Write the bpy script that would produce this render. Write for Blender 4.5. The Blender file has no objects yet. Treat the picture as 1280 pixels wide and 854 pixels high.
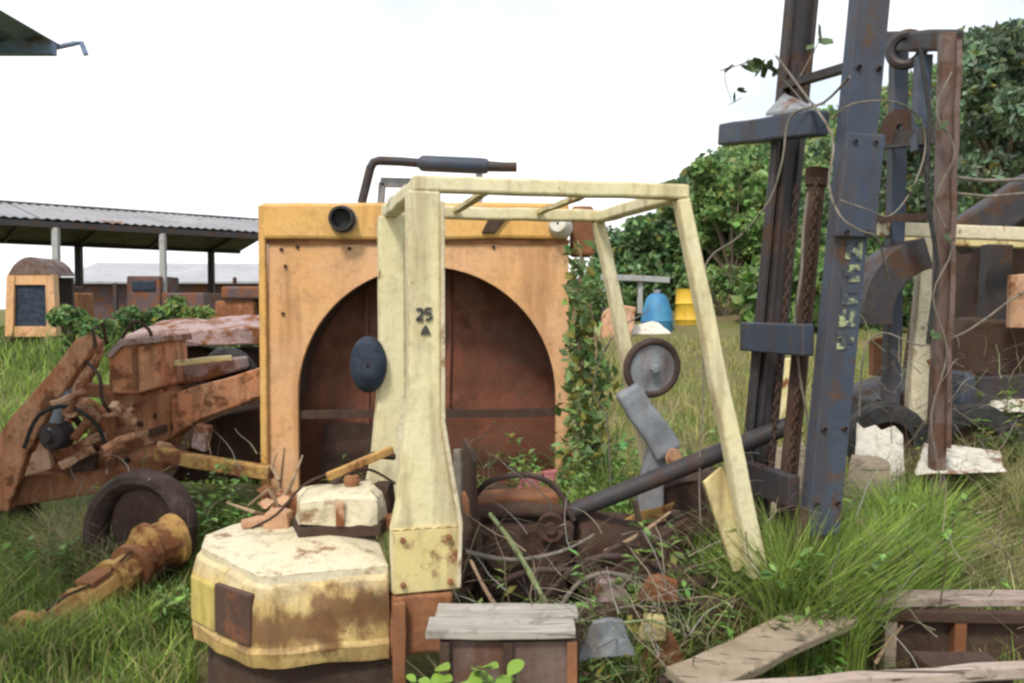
import bpy, bmesh, math, random
import numpy as np
from mathutils import Vector, Matrix, noise as mnoise

random.seed(7)
rng = np.random.default_rng(11)
R = math.radians
scene = bpy.context.scene

# ------------------------------------------------------------------ camera
FPX = 1100.0            # focal length in pixels of the 1280 px wide photograph
HOR = 385.0             # row of the horizon in the photograph
CAMZ = 1.7
PITCH = math.atan((427 - HOR) / FPX)
cam_d = bpy.data.cameras.new('camera')
cam_d.sensor_width = 36
cam_d.lens = 36 * FPX / 1280
cam_d.clip_start = 0.05
cam_d.clip_end = 2000
cam = bpy.data.objects.new('camera', cam_d)
scene.collection.objects.link(cam)
cam.location = (0, 0, CAMZ)
cam.rotation_euler = (math.pi / 2 - PITCH, 0, 0)
scene.camera = cam

# ------------------------------------------------------------------ sky and sun
SUN_EL, SUN_AZ = 52.0, 205.0       # degrees; azimuth clockwise from +Y (205 = behind the camera, a little to its left)
world = bpy.data.worlds.new('World')
scene.world = world
world.use_nodes = True
wn, wl = world.node_tree.nodes, world.node_tree.links
wn.clear()
w_out = wn.new('ShaderNodeOutputWorld')
w_bg = wn.new('ShaderNodeBackground')
w_sky = wn.new('ShaderNodeTexSky')
w_sky.sky_type = 'NISHITA'
w_sky.sun_disc = False
w_sky.sun_elevation = R(SUN_EL)
w_sky.sun_rotation = R(SUN_AZ)
w_sky.air_density = 1.0
w_sky.dust_density = 2.5
w_tc = wn.new('ShaderNodeTexCoord')
w_map = wn.new('ShaderNodeMapping')
w_map.inputs['Scale'].default_value = (1.0, 1.0, 3.2)
w_map.inputs['Location'].default_value = (0.35, 0.1, 0.2)
w_noise = wn.new('ShaderNodeTexNoise')
w_noise.inputs['Scale'].default_value = 1.5
w_noise.inputs['Detail'].default_value = 5
w_ramp = wn.new('ShaderNodeValToRGB')
w_ramp.color_ramp.elements[0].position = 0.42
w_ramp.color_ramp.elements[0].color = (0.40, 0.40, 0.40, 1)
w_ramp.color_ramp.elements[1].position = 0.58
w_ramp.color_ramp.elements[1].color = (1, 1, 1, 1)
w_mix = wn.new('ShaderNodeMix')
w_mix.data_type = 'RGBA'
w_mix.inputs['B'].default_value = (6.7, 6.75, 6.75, 1)      # thin bright cloud
wl.new(w_tc.outputs['Generated'], w_map.inputs['Vector'])
wl.new(w_map.outputs['Vector'], w_noise.inputs['Vector'])
wl.new(w_noise.outputs['Fac'], w_ramp.inputs['Fac'])
wl.new(w_ramp.outputs['Color'], w_mix.inputs['Factor'])
wl.new(w_sky.outputs['Color'], w_mix.inputs['A'])
wl.new(w_mix.outputs['Result'], w_bg.inputs['Color'])
w_bg.inputs['Strength'].default_value = 0.1
wl.new(w_bg.outputs['Background'], w_out.inputs['Surface'])

sun_d = bpy.data.lights.new('sun', 'SUN')
sun_d.energy = 1.5
sun_d.angle = R(10)
sun_d.color = (1.0, 0.94, 0.84)
sun = bpy.data.objects.new('sun', sun_d)
scene.collection.objects.link(sun)
_el, _az = R(SUN_EL), R(SUN_AZ)
_dir = Vector((math.sin(_az) * math.cos(_el), math.cos(_az) * math.cos(_el), math.sin(_el)))
sun.rotation_euler = _dir.to_track_quat('Z', 'Y').to_euler()
sun.location = (0, -5, 12)

vs = scene.view_settings
vs.view_transform = 'Standard'
vs.look = 'None'
vs.exposure = 1.05
vs.gamma = 1
vs.use_curve_mapping = False
scene.render.engine = 'CYCLES'
scene.cycles.use_denoising = True
scene.cycles.max_bounces = 6
scene.cycles.diffuse_bounces = 4
scene.cycles.transparent_max_bounces = 6
scene.cycles.filter_width = 2.5

# ------------------------------------------------------------------ helpers
COL = scene.collection
MATRIX = {}


def W(px, py, d):
    """World point seen at photograph pixel (px, py) at distance d along +Y."""
    u, v = (px - 640) / FPX, -(py - 427) / FPX
    y = math.cos(PITCH) + v * math.sin(PITCH)
    z = -math.sin(PITCH) + v * math.cos(PITCH)
    s = d / y
    return Vector((u * s, d, CAMZ + z * s))


def ss(a, b, x):
    t = np.clip((x - a) / (b - a), 0, 1)
    return t * t * (3 - 2 * t)


def ground(x, y):
    x = np.asarray(x, float); y = np.asarray(y, float)
    z = 0.9 * ss(8, 34, y)
    u = x / np.maximum(y, 1.0)
    hill = (8.0 + 12.0 * np.clip((u - 0.15) / 0.45, 0, 1.2)) * ss(24, 74, y) * ss(0.08, 0.24, u)
    z = z + hill
    z = z + 0.58 * np.exp(-((x - 3.05) / 1.05) ** 2 - ((y - 6.3) / 1.3) ** 2)      # weedy bank under the second forklift
    z = z + 0.05 * np.sin(x * 1.7 + 0.6 * y) * np.sin(y * 1.3) + 0.03 * np.sin(x * 4.1 - y * 2.3)
    return z


def gz(x, y):
    return float(ground(x, y))


class MB:
    """Collects faces for one mesh object."""
    def __init__(self):
        self.v = []; self.f = []

    def add(self, vs, fs):
        n = len(self.v)
        self.v += [Vector(p) for p in vs]
        self.f += [tuple(i + n for i in f) for f in fs]
        return self

    def box(self, c, s, M=None):
        c = Vector(c); hx, hy, hz = s[0] / 2, s[1] / 2, s[2] / 2
        vs = [Vector((x, y, z)) for x in (-hx, hx) for y in (-hy, hy) for z in (-hz, hz)]
        if M is not None:
            vs = [M @ p for p in vs]
        vs = [p + c for p in vs]
        return self.add(vs, [(0, 1, 3, 2), (4, 6, 7, 5), (0, 4, 5, 1), (2, 3, 7, 6), (0, 2, 6, 4), (1, 5, 7, 3)])

    def beam(self, a, b, w, h, up=(0, 0, 1), w2=None, h2=None, seg=1, wob=0.0):
        a, b = Vector(a), Vector(b)
        t = (b - a).normalized()
        s = t.cross(Vector(up))
        if s.length < 1e-5:
            s = t.cross(Vector((1, 0, 0)))
        s.normalize(); u = s.cross(t).normalized()
        w2 = w if w2 is None else w2; h2 = h if h2 is None else h2
        vs, fs = [], []
        for i in range(seg + 1):
            k = i / seg
            p = a.lerp(b, k)
            if wob:
                p = p + s * random.uniform(-wob, wob) + u * random.uniform(-wob, wob)
            ww, hh = w + (w2 - w) * k, h + (h2 - h) * k
            for q in ((-1, -1), (1, -1), (1, 1), (-1, 1)):
                vs.append(p + s * q[0] * ww / 2 + u * q[1] * hh / 2)
        for i in range(seg):
            o = i * 4
            for j in range(4):
                fs.append((o + j, o + (j + 1) % 4, o + 4 + (j + 1) % 4, o + 4 + j))
        fs += [(3, 2, 1, 0), (seg * 4, seg * 4 + 1, seg * 4 + 2, seg * 4 + 3)]
        return self.add(vs, fs)

    def tube(self, pts, r, n=8, close=True):
        pts = [Vector(p) for p in pts]
        m = len(pts)
        rs = r if isinstance(r, (list, tuple)) else [r] * m
        prev = None; vs, fs = [], []
        for i, p in enumerate(pts):
            t = (pts[min(i + 1, m - 1)] - pts[max(i - 1, 0)]).normalized()
            ref = prev if prev is not None else (Vector((0, 0, 1)) if abs(t.z) < 0.9 else Vector((1, 0, 0)))
            s = t.cross(ref)
            if s.length < 1e-5:
                s = t.cross(Vector((0, 1, 0)))
            s.normalize(); u = s.cross(t).normalized(); prev = u
            for k in range(n):
                a = 2 * math.pi * k / n
                vs.append(p + (s * math.cos(a) + u * math.sin(a)) * rs[i])
        for i in range(m - 1):
            for k in range(n):
                fs.append((i * n + k, i * n + (k + 1) % n, (i + 1) * n + (k + 1) % n, (i + 1) * n + k))
        if close:
            fs.append(tuple(range(n - 1, -1, -1)))
            fs.append(tuple((m - 1) * n + k for k in range(n)))
        return self.add(vs, fs)

    def prism(self, poly, d):
        """poly: list of 3-D points (planar); d: extrusion vector."""
        poly = [Vector(p) for p in poly]; d = Vector(d); n = len(poly)
        vs = poly + [p + d for p in poly]
        nrm = Vector((0, 0, 0))
        for i in range(n):
            nrm += poly[i].cross(poly[(i + 1) % n])
        flip = nrm.dot(d) > 0
        fs = [tuple(range(n)), tuple(range(2 * n - 1, n - 1, -1))]
        fs += [(i, i + n, (i + 1) % n + n, (i + 1) % n) for i in range(n)]
        if flip:
            fs = [tuple(reversed(f)) for f in fs]
        return self.add(vs, fs)

    def lathe(self, prof, c, axis, n=24):
        """prof: list of (radius, offset along axis)."""
        c = Vector(c); ax = Vector(axis).normalized()
        s = ax.cross(Vector((0, 0, 1)))
        if s.length < 1e-4:
            s = ax.cross(Vector((1, 0, 0)))
        s.normalize(); u = s.cross(ax).normalized()
        m = len(prof); vs, fs = [], []
        for r, o in prof:
            for k in range(n):
                a = 2 * math.pi * k / n
                vs.append(c + ax * o + (s * math.cos(a) + u * math.sin(a)) * max(r, 1e-4))
        for i in range(m - 1):
            for k in range(n):
                fs.append((i * n + k, i * n + (k + 1) % n, (i + 1) * n + (k + 1) % n, (i + 1) * n + k))
        return self.add(vs, fs)

    def torus(self, c, axis, Rr, r, n=28, m=10, a0=0.0, a1=2 * math.pi, sq=1.0):
        c = Vector(c); ax = Vector(axis).normalized()
        s = ax.cross(Vector((0, 0, 1)))
        if s.length < 1e-4:
            s = ax.cross(Vector((1, 0, 0)))
        s.normalize(); u = -s.cross(ax).normalized()
        if u.z < 0: u = -u
        full = abs(a1 - a0 - 2 * math.pi) < 1e-6
        vs, fs = [], []
        nn = n if full else n + 1
        for i in range(nn):
            a = a0 + (a1 - a0) * i / n
            e = s * math.cos(a) + u * math.sin(a)
            for j in range(m):
                b = 2 * math.pi * j / m
                vs.append(c + e * (Rr + r * math.cos(b)) + ax * (r * sq * math.sin(b)))
        for i in range(n):
            for j in range(m):
                i2 = (i + 1) % nn
                fs.append((i * m + j, i * m + (j + 1) % m, i2 * m + (j + 1) % m, i2 * m + j))
        return self.add(vs, fs)


def smooth_path(P_, k_=4):
    P_ = [Vector(p) for p in P_]
    q = [P_[0]]
    for i in range(len(P_) - 1):
        a, b = P_[i], P_[i + 1]
        m0 = (b - P_[max(i - 1, 0)]) * 0.5; m1 = (P_[min(i + 2, len(P_) - 1)] - a) * 0.5
        for k in range(1, k_ + 1):
            t_ = k / k_
            q.append((2 * t_**3 - 3 * t_**2 + 1) * a + (t_**3 - 2 * t_**2 + t_) * m0 + (-2 * t_**3 + 3 * t_**2) * b + (t_**3 - t_**2) * m1)
    return q


def link(o, parent=None):
    COL.objects.link(o)
    if parent is not None:
        o.parent = parent
    return o


def mesh_from(mb, name, smooth=False, sub=0, rough=0.0, rscale=3.0, shift=None):
    me = bpy.data.meshes.new(name)
    bm = bmesh.new()
    bv = [bm.verts.new(p - shift if shift is not None else p) for p in mb.v]
    for f in mb.f:
        try:
            bm.faces.new([bv[i] for i in f])
        except ValueError:
            pass
    bmesh.ops.recalc_face_normals(bm, faces=bm.faces[:])
    if sub:
        long_e = [e for e in bm.edges if e.calc_length() > sub]
        for _ in range(5):
            if not long_e:
                break
            bmesh.ops.subdivide_edges(bm, edges=long_e, cuts=1, use_grid_fill=True)
            long_e = [e for e in bm.edges if e.calc_length() > sub]
    if rough:
        for v in bm.verts:
            q = v.co * rscale
            v.co += Vector((mnoise.noise(q), mnoise.noise(q + Vector((31, 7, 3))), mnoise.noise(q + Vector((5, 17, 53))))) * rough
    bm.to_mesh(me); bm.free()
    if smooth:
        for p in me.polygons:
            p.use_smooth = True
        me.set_sharp_from_angle(angle=R(smooth if smooth > 1 else 38))
    return me


def tag(o, label, cat, group=None):
    o['label'] = label; o['category'] = cat
    if group:
        o['group'] = group
    return o


def thing(name, label, cat, loc, rz=0.0, group=None):
    o = bpy.data.objects.new(name, None)
    o.empty_display_size = 0.2
    o.location = loc; o.rotation_euler = (0, 0, rz)
    link(o); tag(o, label, cat, group)
    MATRIX[o] = Matrix.Translation(Vector(loc)) @ Matrix.Rotation(rz, 4, 'Z')
    return o


def part(name, mb, mat, parent, world_space=False, bevel=0.0, smooth=False, sub=0, rough=0.0, rscale=3.0, label=None):
    root = parent
    while root.parent is not None:
        root = root.parent
    if world_space:
        Mi = MATRIX[root].inverted()
        m2 = MB(); m2.v = [Mi @ p for p in mb.v]; m2.f = mb.f; mb = m2
    c = Vector((0, 0, 0))
    for p in mb.v: c += p
    c /= max(1, len(mb.v))
    par_off = Vector(parent.get('_off', (0, 0, 0))) if parent is not root else Vector((0, 0, 0))
    me = mesh_from(mb, name, smooth, sub, rough, rscale, shift=c)
    me.materials.append(M[mat] if isinstance(mat, str) else mat)
    o = bpy.data.objects.new(name, me)
    link(o, parent)
    o.location = c - par_off
    o['_off'] = tuple(c)
    if bevel:
        b = o.modifiers.new('bevel', 'BEVEL'); b.width = bevel; b.segments = 2; b.limit_method = 'ANGLE'; b.angle_limit = R(35)
    if label:
        o['label'] = label
    return o


def single(name, mb, mat, label, cat, group=None, bevel=0.0, smooth=False, sub=0, rough=0.0, rscale=3.0):
    xs = [p.x for p in mb.v]; ys = [p.y for p in mb.v]; zs = [p.z for p in mb.v]
    c = Vector(((min(xs) + max(xs)) / 2, (min(ys) + max(ys)) / 2, min(zs)))
    me = mesh_from(mb, name, smooth, sub, rough, rscale, shift=c)
    me.materials.append(M[mat])
    o = bpy.data.objects.new(name, me)
    o.location = c
    link(o)
    MATRIX[o] = Matrix.Translation(c)
    if bevel:
        b = o.modifiers.new('bevel', 'BEVEL'); b.width = bevel; b.segments = 2; b.limit_method = 'ANGLE'; b.angle_limit = R(35)
    if label:
        tag(o, label, cat, group)
    return o


def np_object(name, V, T, mat, cols=None, parent=None, smooth=False):
    """Triangle soup from numpy arrays with an optional per-vertex colour."""
    me = bpy.data.meshes.new(name)
    V = np.ascontiguousarray(V, np.float32); T = np.ascontiguousarray(T, np.int32)
    me.vertices.add(len(V)); me.vertices.foreach_set('co', V.ravel())
    me.loops.add(T.size); me.loops.foreach_set('vertex_index', T.ravel())
    me.polygons.add(len(T))
    me.polygons.foreach_set('loop_start', np.arange(0, T.size, 3, dtype=np.int32))
    me.polygons.foreach_set('loop_total', np.full(len(T), 3, np.int32))
    if smooth:
        me.polygons.foreach_set('use_smooth', np.ones(len(T), bool))
    if cols is not None:
        a = me.color_attributes.new('Col', 'FLOAT_COLOR', 'POINT')
        c4 = np.ones((len(V), 4), np.float32); c4[:, :3] = cols
        a.data.foreach_set('color', c4.ravel())
    me.update(); me.validate()
    me.materials.append(M[mat])
    o = bpy.data.objects.new(name, me)
    link(o, parent)
    return o


# ------------------------------------------------------------------ materials
M = {}


class NT:
    def __init__(self, name):
        self.m = bpy.data.materials.new(name); self.m.use_nodes = True
        self.n = self.m.node_tree.nodes; self.l = self.m.node_tree.links
        self.n.clear()
        self.out = self.n.new('ShaderNodeOutputMaterial')
        self.b = self.n.new('ShaderNodeBsdfPrincipled')
        self.l.new(self.b.outputs[0], self.out.inputs[0])
        tc = self.n.new('ShaderNodeTexCoord'); self.obj = tc.outputs['Object']
        geo = self.n.new('ShaderNodeNewGeometry'); self.pos = geo.outputs['Position']; self.nor = geo.outputs['Normal']
        M[name] = self.m

    def noise(self, scale, detail=6, rough=0.6, vec=None, stretch=None, off=0.0):
        mp = self.n.new('ShaderNodeMapping')
        mp.inputs['Location'].default_value = (off, off * 1.7, off * 0.6)
        if stretch: mp.inputs['Scale'].default_value = stretch
        self.l.new(vec or self.pos, mp.inputs['Vector'])
        t = self.n.new('ShaderNodeTexNoise')
        t.inputs['Scale'].default_value = scale; t.inputs['Detail'].default_value = detail; t.inputs['Roughness'].default_value = rough
        self.l.new(mp.outputs[0], t.inputs['Vector'])
        return t.outputs['Fac']

    def ramp(self, fac, a, b, ca=(0, 0, 0), cb=(1, 1, 1)):
        r = self.n.new('ShaderNodeValToRGB')
        r.color_ramp.elements[0].position = a; r.color_ramp.elements[0].color = (*ca, 1)
        r.color_ramp.elements[1].position = b; r.color_ramp.elements[1].color = (*cb, 1)
        self.l.new(fac, r.inputs[0])
        return r.outputs[0]

    def mix(self, fac, a, b, blend='MIX'):
        x = self.n.new('ShaderNodeMix'); x.data_type = 'RGBA'; x.blend_type = blend
        for s, val in (('Factor', fac), ('A', a), ('B', b)):
            sock = [i for i in x.inputs if i.name == s and (i.type == 'RGBA' or s == 'Factor')][0]
            if isinstance(val, (int, float)): sock.default_value = val
            elif isinstance(val, tuple): sock.default_value = (*val, 1)
            else: self.l.new(val, sock)
        return [o for o in x.outputs if o.type == 'RGBA'][0]

    def math(self, op, a, b):
        x = self.n.new('ShaderNodeMath'); x.operation = op; x.use_clamp = True
        for i, val in enumerate((a, b)):
            if isinstance(val, (int, float)): x.inputs[i].default_value = val
            else: self.l.new(val, x.inputs[i])
        return x.outputs[0]

    def bump(self, fac, strength=0.3, dist=0.01):
        b = self.n.new('ShaderNodeBump'); b.inputs['Strength'].default_value = strength; b.inputs['Distance'].default_value = dist
        self.l.new(fac, b.inputs['Height']); self.l.new(b.outputs[0], self.b.inputs['Normal'])

    def set(self, col, rough=0.6, metal=0.0, spec=0.3):
        if isinstance(col, tuple): self.b.inputs['Base Color'].default_value = (*col, 1)
        else: self.l.new(col, self.b.inputs['Base Color'])
        if isinstance(rough, (int, float)): self.b.inputs['Roughness'].default_value = rough
        else: self.l.new(rough, self.b.inputs['Roughness'])
        self.b.inputs['Metallic'].default_value = metal
        self.b.inputs['Specular IOR Level'].default_value = spec


RUST_A, RUST_B, RUST_C = (0.105, 0.038, 0.018), (0.27, 0.105, 0.04), (0.42, 0.20, 0.085)


def paint_band(t, base, rc):
    sp = t.n.new('ShaderNodeSeparateXYZ'); t.l.new(t.pos, sp.inputs[0])
    zz = t.math('ADD', sp.outputs['Z'], t.math('MULTIPLY', t.math('SUBTRACT', t.noise(5, 7, 0.7, stretch=(1, 1, 0.5), off=31), 0.35), 0.45))
    m = t.math('MULTIPLY', t.ramp(zz, 0.52, 0.58), t.ramp(zz, 0.66, 0.71, (1, 1, 1), (0, 0, 0)))
    out = t.mix(t.math('MULTIPLY', m, 0.9), base, t.mix(t.noise(9, 6, 0.7, off=3), (0.085, 0.042, 0.024), (0.24, 0.115, 0.045)))
    return t.mix(t.math('MULTIPLY', t.ramp(zz, 0.71, 0.77), 0.8), out, (0.62, 0.53, 0.33))


def paint(name, col, fade, rust=0.45, streak=0.5, scale=4.0, off=0.0, rough=0.55, dirt=0.35, rusts=(RUST_A, RUST_B), edge=0.0):
    """Old paint: faded patches, rust patches, vertical rust runs and dirt."""
    t = NT(name)
    base = t.mix(t.ramp(t.noise(scale * 0.6, 5, 0.6, off=off), 0.35, 0.68), col, fade)
    fine = t.noise(scale * 9, 4, 0.7, off=off + 3)
    base = t.mix(t.ramp(fine, 0.5, 0.8), base, tuple(c * 0.80 for c in col))
    rc = t.mix(t.noise(scale * 5, 5, 0.7, off=off + 9), rusts[0], rusts[1])
    rn = t.noise(scale, 9, 0.68, off=off + 5)
    rmask = t.ramp(rn, 0.66 - 0.28 * rust, 0.74 - 0.28 * rust)
    stn = t.noise(scale * 2.2, 5, 0.6, stretch=(1, 1, 0.12), off=off + 2)
    smask = t.math('MULTIPLY', t.ramp(stn, 0.60 - 0.2 * streak, 0.80 - 0.2 * streak), 0.75)
    base = t.mix(smask, base, t.mix(0.5, rc, tuple(c * 0.6 for c in col)))
    base = t.mix(rmask, base, rc)
    if name == 'weight_side':
        base = paint_band(t, base, rc)
    dn = t.ramp(t.noise(scale * 2.7, 6, 0.7, off=off + 13), 0.5, 0.8)
    base = t.mix(t.math('MULTIPLY', dn, dirt), base, (0.09, 0.075, 0.05))
    if edge:
        bv = t.n.new('ShaderNodeBevel'); bv.samples = 4; bv.inputs['Radius'].default_value = edge
        dt = t.n.new('ShaderNodeVectorMath'); dt.operation = 'DOT_PRODUCT'
        t.l.new(bv.outputs[0], dt.inputs[0]); t.l.new(t.nor, dt.inputs[1])
        em = t.math('SUBTRACT', 1.0, dt.outputs['Value'])
        em = t.math('MULTIPLY', t.ramp(em, 0.02, 0.12), t.ramp(t.noise(scale * 4, 6, 0.7, off=off + 21), 0.42, 0.56))
        base = t.mix(em, base, rc)
    t.set(base, t.ramp(rmask, 0, 1, (rough,) * 3, (0.9,) * 3), 0, 0.35)
    t.bump(t.math('ADD', t.math('MULTIPLY', rn, 0.6), t.math('MULTIPLY', fine, 0.4)), 0.45, 0.008)
    return t


paint('cream', (0.68, 0.605, 0.35), (0.70, 0.65, 0.45), rust=0.13, streak=0.6, scale=4.5, dirt=0.4, edge=0.012)
paint('cream_worn', (0.62, 0.52, 0.24), (0.66, 0.58, 0.33), rust=0.4, streak=0.7, scale=4.5, off=4, dirt=0.4, edge=0.012)
paint('cream_top', (0.60, 0.53, 0.36), (0.66, 0.60, 0.45), rust=0.38, streak=0.0, scale=7, off=8, dirt=0.55, rusts=((0.16, 0.085, 0.045), (0.36, 0.22, 0.12)), edge=0.012)
paint('weight_side', (0.54, 0.36, 0.12), (0.62, 0.48, 0.22), rust=0.35, streak=1.0, scale=3.4, off=2, dirt=0.8, rusts=((0.10, 0.046, 0.02), (0.27, 0.14, 0.055)), edge=0.02)
paint('weight_yellow', (0.52, 0.40, 0.09), (0.56, 0.46, 0.16), rust=0.25, streak=0.7, scale=4, off=6, dirt=0.4)
paint('weight_bare', (0.075, 0.042, 0.034), (0.10, 0.055, 0.045), rust=0.2, streak=0.5, scale=4, off=1, dirt=0.4)
paint('orange', (0.66, 0.36, 0.155), (0.67, 0.41, 0.24), rust=0.25, streak=0.5, scale=2.6, off=3, dirt=0.45, rusts=(RUST_B, RUST_C), edge=0.015)
paint('orange_bright', (0.66, 0.36, 0.09), (0.68, 0.42, 0.16), rust=0.2, streak=0.4, scale=3, off=7, dirt=0.4, rusts=(RUST_A, RUST_B), edge=0.02)
paint('core_rust', (0.14, 0.048, 0.030), (0.27, 0.088, 0.045), rust=0.6, streak=1.0, scale=2.0, off=5, dirt=0.6, rusts=((0.06, 0.026, 0.02), (0.19, 0.07, 0.035)))
paint('rust_orange', (0.50, 0.20, 0.095), (0.58, 0.34, 0.20), rust=0.55, streak=0.7, scale=5, off=1.5, dirt=0.7, rough=0.85, rusts=((0.075, 0.03, 0.02), (0.30, 0.11, 0.04)))
paint('rust_pale', (0.48, 0.27, 0.15), (0.52, 0.33, 0.22), rust=0.5, streak=0.4, scale=4, off=3.5, dirt=0.4, rough=0.85)
paint('rust_mid', (0.23, 0.095, 0.045), (0.33, 0.15, 0.07), rust=0.6, streak=0.5, scale=4, off=2.5, dirt=0.6, rough=0.9)
paint('rust_dark', (0.045, 0.026, 0.020), (0.075, 0.042, 0.030), rust=0.5, streak=0.4, scale=5, off=6.5, dirt=0.7, rough=0.9, rusts=((0.030, 0.017, 0.013), (0.085, 0.038, 0.022)))
paint('rust_yellow', (0.43, 0.25, 0.07), (0.50, 0.30, 0.11), rust=0.6, streak=0.5, scale=5, off=8.5, dirt=0.5, rough=0.8)
paint('mast_blue', (0.034, 0.050, 0.082), (0.060, 0.078, 0.11), rust=0.2, streak=0.7, scale=4, off=2, dirt=0.5, rusts=((0.05, 0.03, 0.022), (0.13, 0.07, 0.04)), edge=0.01)
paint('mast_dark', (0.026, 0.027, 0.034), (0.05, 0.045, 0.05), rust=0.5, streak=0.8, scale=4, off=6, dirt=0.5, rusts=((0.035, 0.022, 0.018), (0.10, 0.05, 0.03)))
paint('steel_grey', (0.21, 0.235, 0.265), (0.29, 0.305, 0.33), rust=0.3, streak=0.5, scale=5, off=2.2, dirt=0.5)
paint('lilac_sheet', (0.30, 0.20, 0.19), (0.40, 0.30, 0.29), rust=0.7, streak=0.3, scale=4, off=5.2, dirt=0.4)
paint('post_grey', (0.34, 0.35, 0.35), (0.42, 0.43, 0.42), rust=0.2, streak=0.4, scale=3, off=1.2, dirt=0.4)
paint('roof_grey', (0.20, 0.205, 0.22), (0.30, 0.30, 0.31), rust=0.2, streak=0.2, scale=0.5, off=1.2, dirt=0.4)
paint('roof_white', (0.33, 0.34, 0.36), (0.40, 0.41, 0.42), rust=0.1, streak=0.2, scale=0.5, off=3.2, dirt=0.3)
paint('canopy_blue', (0.15, 0.23, 0.36), (0.20, 0.29, 0.42), rust=0.15, streak=0.2, scale=2, off=3.2, dirt=0.4)
paint('white_sheet', (0.60, 0.57, 0.48), (0.66, 0.64, 0.56), rust=0.3, streak=0.3, scale=5, off=3.9, dirt=0.9, edge=0.01)
paint('blue_plastic', (0.03, 0.16, 0.34), (0.06, 0.25, 0.40), rust=0.0, streak=0.0, scale=3, off=3.9, dirt=0.3)
paint('yellow_paint', (0.66, 0.40, 0.03), (0.70, 0.48, 0.06), rust=0.1, streak=0.2, scale=3, off=1.9, dirt=0.3)
paint('pink_rag', (0.42, 0.13, 0.16), (0.48, 0.2, 0.2), rust=0.0, streak=0.0, scale=6, off=1.9, dirt=0.4)
paint('letter_green', (0.34, 0.40, 0.20), (0.40, 0.44, 0.25), rust=0.75, streak=0.5, scale=14, off=2.9, dirt=0.5, rusts=((0.04, 0.05, 0.07), (0.07, 0.08, 0.1)))
paint('mark_black', (0.045, 0.045, 0.04), (0.09, 0.09, 0.08), rust=0.2, streak=0.0, scale=20, off=2.9, dirt=0.2, rusts=((0.4, 0.38, 0.25), (0.5, 0.48, 0.3)))
paint('post_rust', (0.13, 0.085, 0.075), (0.19, 0.135, 0.12), rust=0.5, streak=0.6, scale=5, off=3.1, dirt=0.5, rusts=((0.05, 0.03, 0.025), (0.17, 0.085, 0.055)))
paint('purple_paint', (0.085, 0.055, 0.062), (0.13, 0.085, 0.09), rust=0.6, streak=0.4, scale=2, off=2.9, dirt=0.5)


def rubber(name, col):
    t = NT(name)
    n = t.noise(9, 6, 0.7)
    t.set(t.mix(t.ramp(n, 0.4, 0.75), col, tuple(c * 1.9 + 0.02 for c in col)), 0.8, 0, 0.25)
    t.bump(n, 0.4, 0.006)


rubber('rubber', (0.022, 0.022, 0.022))
rubber('rubber_brown', (0.05, 0.032, 0.026))
rubber('lamp_black', (0.018, 0.026, 0.042))


def wood(name, a, b, off=0.0, axis=(0.15, 1, 1)):
    t = NT(name)
    g = t.noise(14, 7, 0.7, vec=t.obj, stretch=axis, off=off)
    g2 = t.noise(2.5, 5, 0.6, off=off + 4)
    c = t.mix(t.ramp(g, 0.3, 0.7), a, b)
    c = t.mix(t.math('MULTIPLY', t.ramp(g2, 0.45, 0.75), 0.5), c, tuple(x * 0.45 for x in a))
    cr = t.noise(30, 4, 0.6, vec=t.obj, stretch=tuple(0.06 if x < 0.5 else x * 1.6 for x in axis), off=off + 8)
    c = t.mix(t.ramp(cr, 0.60, 0.66), c, tuple(x * 0.25 for x in a))
    sp = t.noise(7, 8, 0.75, off=off + 15)
    c = t.mix(t.math('MULTIPLY', t.ramp(sp, 0.52, 0.62), 0.55), c, (0.10, 0.085, 0.06))
    t.set(c, 0.85, 0, 0.2)
    t.bump(t.math('SUBTRACT', g, t.ramp(cr, 0.60, 0.66)), 0.7, 0.008)


wood('wood_tan', (0.27, 0.21, 0.15), (0.39, 0.32, 0.235), 1)
wood('wood_grey', (0.29, 0.27, 0.24), (0.46, 0.43, 0.39), 3)
wood('wood_pink', (0.33, 0.25, 0.21), (0.46, 0.38, 0.33), 5)
wood('stick_dry', (0.24, 0.16, 0.10), (0.40, 0.29, 0.19), 7, (1, 1, 0.3))
wood('stalk_green', (0.16, 0.21, 0.09), (0.28, 0.32, 0.16), 9, (1, 1, 0.3))
wood('vine_grey', (0.14, 0.125, 0.105), (0.27, 0.24, 0.20), 11, (1, 1, 0.4))
wood('bark', (0.10, 0.075, 0.05), (0.20, 0.16, 0.115), 13, (1, 1, 0.25))


def leafmat(name, transl=0.35, rough=0.55):
    m = bpy.data.materials.new(name); m.use_nodes = True; M[name] = m
    n, l = m.node_tree.nodes, m.node_tree.links; n.clear()
    out = n.new('ShaderNodeOutputMaterial')
    at = n.new('ShaderNodeVertexColor'); at.layer_name = 'Col'
    p = n.new('ShaderNodeBsdfPrincipled'); p.inputs['Roughness'].default_value = rough; p.inputs['Specular IOR Level'].default_value = 0.25
    tr = n.new('ShaderNodeBsdfTranslucent')
    mx = n.new('ShaderNodeMixShader'); mx.inputs[0].default_value = transl
    l.new(at.outputs[0], p.inputs['Base Color']); l.new(at.outputs[0], tr.inputs['Color'])
    l.new(p.outputs[0], mx.inputs[1]); l.new(tr.outputs[0], mx.inputs[2]); l.new(mx.outputs[0], out.inputs[0])


leafmat('leaf', 0.3); leafmat('grass_blade', 0.3, 0.6); leafmat('dry_leaf', 0.2, 0.8)

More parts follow.
